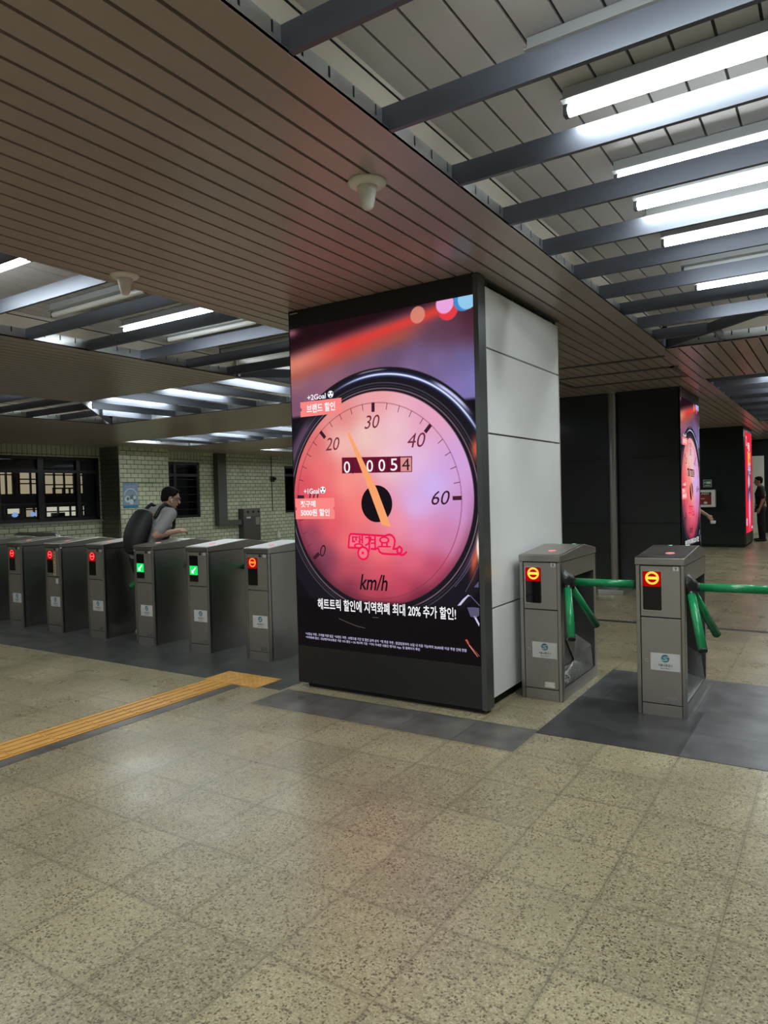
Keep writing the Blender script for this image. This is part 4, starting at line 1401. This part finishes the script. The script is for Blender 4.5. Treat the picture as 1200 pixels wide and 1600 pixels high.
gl = 'tube lights over gates 8 and 9'
k = 0
for y, lit in ((2.62, False), (3.03, True), (3.84, True), (4.26, True), (4.58, False), (5.01, True), (5.72, False), (6.30, True)):
    lamp(-.365, y, lit, 'X', '%s tube light, %s from the camera above gates 8 and 9' % ('lit' if lit else 'unlit', ORD[k]), gl)
    k += 1
lamp(-.365, 2.05, True, 'X', 'lit ceiling tube light at the top of the picture, before the first unlit one', gl)
for y in (1.2, .3, -.6, -1.5, -2.4, -3.3, -4.2, -5.1):  # unseen tubes added behind the camera for light
    lamp(-.365, y, True, 'X', 'added unseen tube light above and behind the camera in the bright recess', gl)
for x in (.55, 1.75, 2.95, 4.15):
    lamp(x, 6.9, True, 'Y', 'lit ceiling tube light round the corner of the bright recess, out of the frame', gl)
for i, y in enumerate((11.3, 12.2, 13.4, 14.6, 15.8, 17.0)):  # row filled out with added tubes to brighten the far end
    lamp(-.365, y, True, 'X', 'lit tube light, row thickened for brightness beyond the slatted cross soffit, %s from it' % ORD[i], 'tube lights beyond the cross soffit')
for i, y in enumerate((21.3, 22.4, 23.5, 24.6)):  # tubes added to lift the dark far end
    lamp(-.365, y, True, 'X', 'added tube light in the last recess before the far wall, %s along it' % ORD[i], 'added tube lights before the far wall')
for i, x in enumerate((1.6, 3.4)):  # unseen tubes added round the corners to brighten the far side
    lamp(x, 11.5, True, 'Y', 'added unseen tube light round the corner beyond the slatted cross soffit', 'tube lights beyond the cross soffit')
    lamp(x, 17.1, True, 'Y', 'added unseen tube light round the farther corner beyond the cross soffit', 'tube lights beyond the cross soffit')
gl2 = 'tube lights in the recess over the row of gates'
k = 0
for y, lit in ((2.70, True), (3.62, False), (3.98, False), (4.34, True), (4.86, False), (5.22, False), (5.58, False)):
    lamp(-5.05, y, lit, 'X', '%s ceiling tube light, %s from the camera in the recess over the row of gates' % ('lit' if lit else 'unlit', ORD[k]), gl2)
    k += 1
for y in (1.3, .4, -.5, -1.4, -2.3, -3.2, -4.1, -5.0):  # unseen tubes added, set close to light the gate fronts
    lamp(-5.05, y, True, 'X', 'added unseen tube light above and behind the camera in the recess over the gates', gl2)
for k, x in enumerate((-5.0, -6.4, -7.75, -9.0, -10.2)):
    lamp(x, 7.25 if x > -10 else 7.7, True, 'Y', 'lit ceiling tube light in the far recess, %s from the speedometer screen' % ORD[k], 'tube lights in the far recess')
for y in (4.6, 2.6, .5):
    lamp(-10.4, y, True, 'X', 'lit ceiling tube light in the recess near the window wall', 'tube lights near the window wall')
for k in range(10):  # rows thickened and a last one added to brighten the brick
    x = -14.0 + k * 1.02
    lamp(x, 12.1, True, 'Y', 'lit tube light, nearer recess, row thickened to light the brick wall, %s from the wall' % ORD[k], 'tube lights before the brick wall')
    lamp(x, 16.8, True, 'Y', 'lit tube light, farther recess, row thickened to light the brick wall, %s from the wall' % ORD[k], 'tube lights before the brick wall')
    if k < 5: lamp(x, 21.5, True, 'Y', 'added tube light in the last recess, to brighten the brick wall, %s from the wall' % ORD[k], 'tube lights before the brick wall')


# ------------------------------------------------------------------ heat detectors on the soffit
def detector(x, y, label):
    t = thing('fire_detector', label, 'fire detector', (x, y, ZC), 0, 'cone fire detectors on the slatted soffit')
    b = MB(); b.lathe([(.092, 0), (.092, -.006), (.080, -.018), (.052, -.024)], n=32); b.build('base_plate', MT['white_plastic'], t, smooth=True)
    b = MB(); b.lathe([(.050, -.020), (.044, -.045), (.034, -.09), (.028, -.115), (.018, -.126), (.005, -.129)], n=24); b.build('cone', MT['white_plastic'], t, smooth=True)
    return t


detector(-1.85, 2.80, 'white cone fire detector on the soffit above the speedometer screen')
detector(-3.88, 2.995, 'white cone fire detector on the soffit edge near the row of gates')

# ------------------------------------------------------------------ things on and before the brick wall
t = thing('poster', 'pale blue poster with a white ring pictures on the brick pier', 'poster', (x1 + .006, 12.09, 1.69), PI / 2)
t['label'] = 'pale blue poster with a round white picture on the bright brick pier'
b = MB(); b.box(-.235, .235, -.004, 0, -.335, .335); sh = b.build('sheet', MT['poster_blue'], t)
b = MB(); b.box(-.235, .235, -.005, -.0035, -.335, -.26); b.build('bottom_band', MT['poster_band'], sh)
g = MB(); g.arc((0, -.03), .19, .215, .2, PI - .2, -.006, 24, 0)
g.disc((-.10, -.10), .085, -.006, 20, 0); g.disc((.07, -.09), .10, -.0062, 20, 1); g.disc((.02, -.17), .07, -.0064, 16, 0); g.disc((.12, -.06), .05, -.0066, 14, 0); g.disc((-.09, -.09), .045, -.0066, 14, 1)
g.build('picture', [MT['poster_white'], MT['poster_green']], sh)
text('lettering', '에너지 절약', (0, .245), .36, .035, -.006, MT['poster_white'], sh)
text('lettering', '지하철과 함께', (0, .185), .28, .03, -.006, MT['poster_white'], sh)
b = MB()
X = x1 + .003
b.box(X, X + .003, 12.34, 13.18, 2.00, 2.02); b.box(X, X + .003, 13.16, 13.18, 1.90, 2.02); b.box(X, X + .003, 12.34, 12.9, 1.35, 1.365)
tag(b.build('marking', MT['green_paint']), 'thin green painted outline on the brick pier beside the blue poster', 'wall marking')

t = thing('cable_duct', 'grey metal duct dropping down the brick wall and turning to the electrical box', 'duct', (WX + .106, 15.97, 0.69))
b = MB(); b.box(-.1, .10, -.18, .18, 0, ZC - .69); b.build('upright', MT['duct'], t)
b = MB(); b.box(-.1, .06, .18, .84, 0.0, .165); b.build('branch', MT['duct'], t)
t = thing('electrical_box', 'grey electrical box on the brick wall at the end of the duct', 'electrical box', (WX + .006, 17.22, .13))
b = MB(); b.box(0, .22, -.40, .40, 0, 1.07); b.build('cabinet', MT['box_grey'], t)
b = MB(); b.box(.22, .235, -.38, .38, .82, 1.06); pn = b.build('control_panel', MT['box_face'], t)
for yy in (-.2, .05, .30):
    g = MB(); g.tube([(.235, yy, .96), (.252, yy, .96)], .038, 14); g.build('dial', MT['black'], pn)
b = MB(); b.box(.22, .226, .17, .36, .53, .78); b.build('notice', MT['sill'], t)
b = MB(); b.box(.22, .23, -.26, -.06, .75, .80); b.build('nameplate', MT['sticker'], t)
b = MB(); b.tube([(WX + .012, 18.48, ZC), (WX + .012, 18.48, 1.09)], .014, 8)
tag(b.build('conduit', MT['black']), 'thin black vertical conduit on the brick wall beside the last window', 'conduit')
t = thing('wall_camera', 'small black camera fixed on the vertical conduit of the brick wall', 'camera', (WX + .026, 18.48, 2.17))
b = MB(); b.box(0, .06, -.07, .07, -.09, .09); b.build('mount', MT['black'], t)
b = MB(); b.tube([(.06, .02, .03), (.14, .05, .01)], .05, 14); b.build('lens_body', MT['black'], t)
b = MB(); b.lathe([(.055, 0), (.055, .12), (.03, .22), (.012, .26)], (WX + .06, 18.7, .13), 14)
tag(b.build('wall_sensor', MT['white_plastic']), 'small white fitting low on the brick wall by the electrical box', 'sensor')
b = MB()
pts = [(-10.95, 6.2, 0)] + [(-10.95, 6.2, .86)] + [(-10.95 + .16 * (1 - math.cos(a)), 6.2, .86 + .19 * math.sin(a)) for a in np.linspace(.3, PI / 2, 5)] + [(-9.82 + .10 * math.sin(a), 6.2, .93 + .12 * math.cos(a)) for a in np.linspace(0, PI / 2, 5)] + [(-9.72, 6.2, 0)]
b.tube(pts, .034, 14)
tag(b.build('handrail', MT['post'], smooth=True), 'bent steel handrail standing behind the gates before the window wall', 'handrail')

# building across the tracks, seen through the big window
t = thing('building', 'night building with lit windows seen through the wide window', 'building', (-22.45, 14, -3))
b = MB(); b.box(-.6, -.2, -10, 10, 0, 8); b.build('wall', MT['night'], t)
z0 = 3
def litwin(y0, y1, za, zb, mk, nv, hs, name='window'):
    f = MB(); f.box(-.19, -.17, y0, y1, za + z0, zb + z0)
    w_ = f.build(name, MT[mk], t)
    g_ = MB()
    for i in range(nv + 1):
        yy = y0 + (y1 - y0) * i / nv
        g_.box(-.17, -.10, yy - .022, yy + .022, za + z0, zb + z0)
    for h in hs:
        zz = za + (zb - za) * h + z0
        g_.box(-.17, -.11, y0, y1, zz - .02, zz + .02)
    g_.build('mullions', MT['mullion'], w_)
    return w_
litwin(-3.4, -1.95, 1.86, 2.62, 'lit_warm', 4, (0, 1))
litwin(-1.62, -1.17, 1.86, 2.62, 'lit_warm', 2, (0, .85, 1))
litwin(-.97, -.18, 1.86, 2.62, 'lit_warm', 2, (0, .47, .66, 1))
w_ = litwin(-.10, 1.75, 1.86, 2.62, 'lit_warm', 5, (0, .42, .86, 1))
g_ = MB(); g_.box(-.15, -.09, .20, 1.10, 2.03 + z0, 2.08 + z0)
for yy in (.20, .55, .80, 1.05): g_.box(-.15, -.09, yy, yy + .05, 1.86 + z0, 2.08 + z0)
g_.build('shelf', MT['shelf'], w_)
litwin(-3.3, -1.6, 1.06, 1.42, 'lit_band', 3, (0, 1))
litwin(-1.42, -.95, 1.22, 1.42, 'lit_band', 1, (0, 1))
litwin(-.80, -.18, 1.10, 1.42, 'lit_warm', 2, (0, .8, 1))
w_ = litwin(-.08, 1.75, 1.08, 1.44, 'lit_band', 4, (0, .5, 1))
g_ = MB(); g_.box(-.16, -.08, .12, .60, 1.06 + z0, 1.22 + z0); g_.build('furniture', MT['mullion'], w_)
for yy in (-1.15, -.52):
    g_ = MB(); g_.ball((-.12, yy, 1.20 + z0), (.03, .11, .08)); g_.build('blue_lamp', MT['lit_blue'], t)
b = MB(); b.box(-.2, -.05, -2.4, 2.6, 1.52 + z0, 1.56 + z0); b.build('ledge', MT['sill'], t)
t = thing('vending_machine', 'bright white machine front seen through the narrow barred window', 'machine', (-19.5, 16.4, 0))
b = MB(); b.box(-.3, 0, -.35, .35, 0, 2.0); b.build('body', MT['black'], t)
b = MB(); b.box(0, .01, -.02, .16, 1.45, 1.80); b.build('lit_front', MT['lit_band'], t)
b = MB(); b.box(0, .01, .0, .14, 1.88, 1.91); b.build('lit_label', MT['lit_band'], t)

# ------------------------------------------------------------------ things around the dark pillars
t = thing('steel_post', 'steel post standing in front of the dark pillar behind gate 8', 'post', (-2.875, 10.88, 0))
b = MB(); b.tube([(0, 0, 0), (0, 0, ZC - .002)], .06, 20); b.build('shaft', MT['post'], t, smooth=False)
b = MB(); b.tube([(0, 0, ZC - .02), (0, 0, ZC - .001)], .075, 20); b.build('collar', MT['corner'], t)
b = MB(); b.box(-2.94, -2.585, 10.2, 10.75, 0, .07)
tag(b.build('floor_box', MT['corner'], bevel=.006), 'low steel floor box at the foot of the steel post', 'floor box')
t = thing('defibrillator_cabinet', 'white defibrillator cabinet with a red front on the far dark pillar', 'cabinet', (-2.80, 19.246, 1.005))
b = MB(); b.box(-.22, .22, -.14, 0, 0, .43); b.build('case', MT['white_plastic'], t, bevel=.015)
b = MB(); b.box(-.15, .13, -.145, -.138, .06, .37); fr = b.build('front_window', MT['aed_red'], t)
b = MB(); b.box(-.15, .13, -.147, -.144, .30, .37); b.build('header', MT['black'], fr)
text('lettering', 'AED', (-.01, .336), .19, .05, -.149, MT['sticker'], fr, bold=.02)
g = MB(); g.disc((-.0, .11), .045, -.148, 18, 0, .032); g.poly([(-.11, .20), (-.02, .20), (-.02, .225), (-.11, .225)], -.148, 1)
g.build('symbols', [MT['sticker'], MT['sticker_y']], fr)
t = thing('sign', 'small green exit-style sign above the defibrillator cabinet', 'sign', (-2.77, 19.246, 1.595))
b = MB(); b.box(-.095, .095, -.01, 0, -.09, .09); pl = b.build('plate', MT['sticker'], t)
b = MB(); b.box(-.087, .087, -.012, -.009, -.082, .082); b.build('green_face', MT['sign_green'], pl)
g = MB(); g.poly([(-.075, .035), (-.035, .035), (-.055, .0)], -.013); g.poly([(-.025, -.01), (.075, -.01), (.075, .045), (-.025, .045)], -.013); g.poly([(-.06, -.06), (.06, -.06), (.06, -.045), (-.06, -.045)], -.013)
g.build('symbols', MT['sticker'], pl)


# ------------------------------------------------------------------ people
def cap(b, p, q, r0, r1, n=12):
    p, q = Vector(p), Vector(q)
    b.tube([p, p.lerp(q, .33), p.lerp(q, .66), q], [r0, r0 + (r1 - r0) * .33, r0 + (r1 - r0) * .66, r1], n)
    b.ball(p, r0, n, 8); b.ball(q, r1, n, 8)


def skin_over(o, vox, sm=4):
    r = o.modifiers.new('remesh', 'REMESH'); r.mode = 'VOXEL'; r.voxel_size = vox; r.use_smooth_shade = True
    s_ = o.modifiers.new('smooth', 'SMOOTH'); s_.iterations = sm; s_.factor = .5


def hand(b, wrist, fwd, palm_n, curl=.6, k=1.0, thumb_side=1):
    """palm and five fingers; fwd: direction of the fingers, palm_n: where the palm faces"""
    f = Vector(fwd).normalized(); n = Vector(palm_n); n = (n - f * n.dot(f)).normalized(); s_ = f.cross(n).normalized() * thumb_side
    w_ = Vector(wrist)
    for i in range(4):
        off = (i - 1.5) * .0195 * k
        base = w_ + f * .085 * k - s_ * off
        cap(b, w_ + f * .01 * k - s_ * off * .6, base, .0135 * k, .0115 * k, 8)
        ln = (.078, .088, .082, .064)[i] * k
        d = f.copy(); p = base
        for j, fr in enumerate((.45, .32, .23)):
            d = (d * math.cos(curl * (.5 + .25 * j)) + n * math.sin(curl * (.5 + .25 * j))).normalized()
            q = p + d * ln * fr
            cap(b, p, q, (.0098 - .001 * j) * k, (.0090 - .001 * j) * k, 8)
            p = q
    tb = w_ + f * .03 * k + s_ * .026 * k
    t1 = tb + (f * .7 + s_ * .6 + n * .3).normalized() * .038 * k
    t2 = t1 + (f * .9 + s_ * .1 + n * .4).normalized() * .034 * k
    cap(b, tb, t1, .0125 * k, .0105 * k, 8); cap(b, t1, t2, .0105 * k, .0088 * k, 8)


def person(name, label, J, shirt, shoes, glasses=False, vox=.009, curls=(.5, .7), hands=None):
    t = thing(name, label, 'person', (J['ankleR'][0], J['ankleR'][1], 0))
    off = Vector(t.location)
    J = {k_: Vector(v_) - off for k_, v_ in J.items() if k_ not in ('face', 'palmR', 'palmL')}, J
    raw = J[1]; J = J[0]
    f = Vector(raw['face']).normalized()
    right = f.cross(Vector((0, 0, 1))).normalized()
    up = right.cross(f).normalized()
    hc = J['head']
    rot = Matrix((right, f, up)).transposed()
    b = MB()
    # head: cranium, jaw, nose, ears, brow
    b.ball(hc + up * .028, (.074, .095, .098), 20, 14, rot)
    b.ball(hc - up * .045 + f * .030, (.056, .062, .070), 18, 12, rot)
    b.ball(hc - up * .088 + f * .062, (.030, .026, .024), 12, 8, rot)
    cap(b, hc + f * .092 + up * .010, hc + f * .112 - up * .026, .010, .016, 10)
    b.ball(hc + f * .094 - up * .058, (.026, .012, .008), 12, 8, rot)
    b.ball(hc + f * .085 + up * .035, (.052, .016, .014), 14, 8, rot)
    for s_ in (1, -1):
        b.ball(hc + right * s_ * .076 - f * .008 - up * .012, (.012, .022, .034), 12, 8, rot)
    cap(b, J['neck'] - up * .02, hc - up * .05 - f * .015, .058, .052, 14)
    # trunk
    sh = (J['shR'] + J['shL']) / 2
    b.tube([J['pelvis'] - Vector((0, 0, .08)), J['pelvis'], J['pelvis'].lerp(J['chest'], .5), J['chest'], sh], [.12, .145, .125, .14, .10], 16)
    for s_ in 'RL':
        cap(b, sh, J['sh' + s_], .075, .058)
        cap(b, J['sh' + s_], J['el' + s_], .050, .040)
        cap(b, J['el' + s_], J['wr' + s_], .043, .030)
        cap(b, J['hip' + s_], J['knee' + s_], .085, .056)
        cap(b, J['knee' + s_], J['ankle' + s_], .056, .036)
        fw = (J['hand' + s_] - J['wr' + s_])
        hand(b, J['wr' + s_], fw, raw['palm' + s_], curls[0 if s_ == 'R' else 1], 1.0, 1 if s_ == 'R' else -1)
        toe = Vector((f.x, f.y, 0)).normalized()
        cap(b, J['ankle' + s_] - Vector((0, 0, .04)) - toe * .03, J['ankle' + s_] - Vector((0, 0, .05)) + toe * .15, .036, .030)
    o = b.build('body', MT['skin'], t)
    skin_over(o, vox * .75, 3)
    # hair
    b = MB()
    b.ball(hc + up * .052 - f * .016, (.083, .097, .088), 20, 14, rot)
    b.ball(hc + up * .005 - f * .052, (.074, .055, .075), 18, 12, rot)
    b.ball(hc + up * .098 + f * .046, (.060, .040, .028), 14, 9, rot)
    h = b.build('hair', MT['hair'], t); skin_over(h, vox * .8, 3)
    # shirt
    b = MB()
    pel, che = J['pelvis'], J['chest']
    lat = (J['shR'] - J['shL']).normalized()
    mid = pel.lerp(che, .5)
    rt = Matrix((lat, Vector((0, 0, 1)).cross(lat).normalized(), Vector((0, 0, 1)))).transposed()
    for p, r in ((pel - Vector((0, 0, .02)), (.178, .135, .10)), (pel.lerp(che, .25), (.168, .128, .12)), (mid, (.168, .128, .13)), (pel.lerp(che, .75), (.178, .132, .13)), (che, (.188, .135, .13)), (che.lerp(sh, .6), (.185, .115, .10))):
        b.ball(p, r, 18, 12, rt)
    cap(b, sh, J['neck'] - (J['neck'] - sh) * .25, .10, .068)
    for s_ in 'RL':
        cap(b, sh, J['sh' + s_], .098, .074)
        cap(b, J['sh' + s_], J['sh' + s_].lerp(J['el' + s_], .78), .074, .066)
    h = b.build('shirt', shirt, t); skin_over(h, vox, 5)
    # trousers
    b = MB()
    b.ball(pel - Vector((0, 0, .07)), (.17, .13, .13), 18, 12, rt)
    for s_ in 'RL':
        cap(b, J['hip' + s_], J['knee' + s_], .108, .080)
        cap(b, J['knee' + s_], J['ankle' + s_] + Vector((0, 0, .02)), .080, .066)
    h = b.build('trousers', MT['trousers'], t); skin_over(h, vox, 4)
    for s_ in 'RL':
        toe = Vector((f.x, f.y, 0)).normalized()
        a = J['ankle' + s_]
        b = MB()
        cap(b, a - Vector((0, 0, .045)) - toe * .045, a - Vector((0, 0, .052)) + toe * .16, .044, .036)
        b.ball(a - Vector((0, 0, .0)) - toe * .01, (.046, .05, .05))
        h = b.build('shoe', shoes, t); skin_over(h, vox * .8, 3)
    if glasses:
        b = MB()
        for s_ in (1, -1):
            c_ = hc + f * .108 + right * s_ * .034 + up * .012
            b.tube([c_ + (right * math.cos(a_) * .026 + up * math.sin(a_) * .019) for a_ in np.linspace(0, 2 * PI, 17)], .0028, 6)
            b.tube([hc + f * .106 + right * s_ * .060 + up * .018, hc + right * s_ * .082 + up * .012 - f * .01], .0028, 6)
        b.tube([hc + f * .112 + right * .008 + up * .014, hc + f * .112 - right * .008 + up * .014], .0028, 6)
        b.build('glasses', MT['black'], t)
        b = MB(); e_ = hc + right * .088 - up * .014 + f * .006
        b.ball(e_, .009, 10, 7); b.tube([e_, e_ - up * .03 + f * .006], .004, 8)
        b.build('earbud', MT['white_plastic'], t)
    return t


man = dict(pelvis=(-6.53, 5.17, .93), chest=(-6.52, 5.35, 1.24), neck=(-6.51, 5.44, 1.44), head=(-6.50, 5.535, 1.535), face=(.50, .86, -.25),
           shR=(-6.345, 5.40, 1.36), shL=(-6.70, 5.38, 1.36), elR=(-6.275, 5.13, 1.135), wrR=(-6.29, 5.46, 1.165), handR=(-6.29, 5.58, 1.175), palmR=(-.6, .1, -.8),
           elL=(-6.74, 5.26, 1.10), wrL=(-6.57, 5.45, 1.13), handL=(-6.47, 5.55, 1.16), palmL=(.3, .2, .9),
           hipR=(-6.44, 5.17, .88), hipL=(-6.62, 5.17, .88), kneeR=(-6.45, 5.46, .50), kneeL=(-6.60, 5.26, .47), ankleR=(-6.46, 5.62, .09), ankleL=(-6.61, 5.19, .095))
person('person', 'man in a grey t-shirt and glasses walking through the gates with a black backpack', man, MT['tee_grey'], MT['shoe_white'], True, vox=.008, curls=(.95, .9))
far = dict(pelvis=(-1.80, 21.62, .95), chest=(-1.81, 21.62, 1.28), neck=(-1.82, 21.61, 1.48), head=(-1.84, 21.60, 1.62), face=(-1, -.25, -.05),
           shR=(-1.80, 21.80, 1.42), shL=(-1.78, 21.43, 1.42), elR=(-1.78, 21.88, 1.14), wrR=(-1.90, 21.80, .92), handR=(-1.93, 21.78, .80), palmR=(-.2, -1, 0),
           elL=(-1.72, 21.38, 1.13), wrL=(-1.80, 21.34, .90), handL=(-1.85, 21.33, .78), palmL=(.2, 1, 0),
           hipR=(-1.80, 21.71, .90), hipL=(-1.79, 21.53, .90), kneeR=(-1.82, 21.73, .50), kneeL=(-1.77, 21.52, .50), ankleR=(-1.80, 21.74, .09), ankleL=(-1.74, 21.51, .09))
person('person', 'distant man in black t-shirt and trousers standing beside the red advertising screen', far, MT['tee_black'], MT['shoe_black'], vox=.012)
hid = dict(pelvis=(-2.62, 15.1, .95), chest=(-2.61, 15.1, 1.28), neck=(-2.60, 15.1, 1.48), head=(-2.58, 15.1, 1.62), face=(1, -.1, -.1),
           shR=(-2.60, 14.92, 1.42), shL=(-2.60, 15.29, 1.42), elR=(-2.42, 14.92, 1.14), wrR=(-2.17, 14.98, .955), handR=(-2.08, 15.0, .86), palmR=(-.2, .9, -.3),
           elL=(-2.72, 15.32, 1.13), wrL=(-2.70, 15.3, .90), handL=(-2.69, 15.3, .78), palmL=(.2, -1, 0),
           hipR=(-2.62, 15.0, .90), hipL=(-2.62, 15.19, .90), kneeR=(-2.56, 15.0, .50), kneeL=(-2.64, 15.2, .50), ankleR=(-2.60, 15.0, .09), ankleL=(-2.76, 15.2, .10))
person('person', 'person hidden behind the distant speedometer screen except for one swinging arm', hid, MT['tee_black'], MT['shoe_black'], vox=.012, curls=(.9, .6))
b = MB(); b.box(-2.115, -2.025, 14.95, 15.03, .79, .85)
ph = tag(b.build('paper_cup', MT['white_plastic'], bevel=.012), 'small white thing held in the hand beside the distant screen', 'cup')

# backpack of the walking man
t = thing('backpack', 'black backpack worn by the man walking through the gates', 'backpack', (-6.53, 5.05, .93))
b = MB()
for i_ in range(13):
    u_ = i_ / 12
    c_ = Vector((0, .02, .06)).lerp(Vector((0, .15, .43)), u_)
    k_ = math.sin(PI * (.14 + .72 * u_)) ** .5
    b.ball(c_ + Vector((0, -.045 * k_, 0)), (.165 * k_ ** .5, .125 * k_, .07), 22, 14)
o = b.build('sack', MT['bag'], t); skin_over(o, .010, 12)
for s_ in (1, -1):
    b = MB()
    xx = s_ * .105
    pts = [(xx, .20, .40), (xx * 1.1, .27, .505), (xx * 1.12, .34, .545), (xx * 1.12, .42, .50), (xx * 1.2, .455, .40), (xx * 1.35, .43, .28), (xx * 1.45, .33, .17), (xx * 1.4, .17, .12)]
    for k_ in range(len(pts) - 1): cap(b, pts[k_], pts[k_ + 1], .021, .021, 8)
    o = b.build('shoulder_strap', MT['bag'], t); skin_over(o, .009, 3)
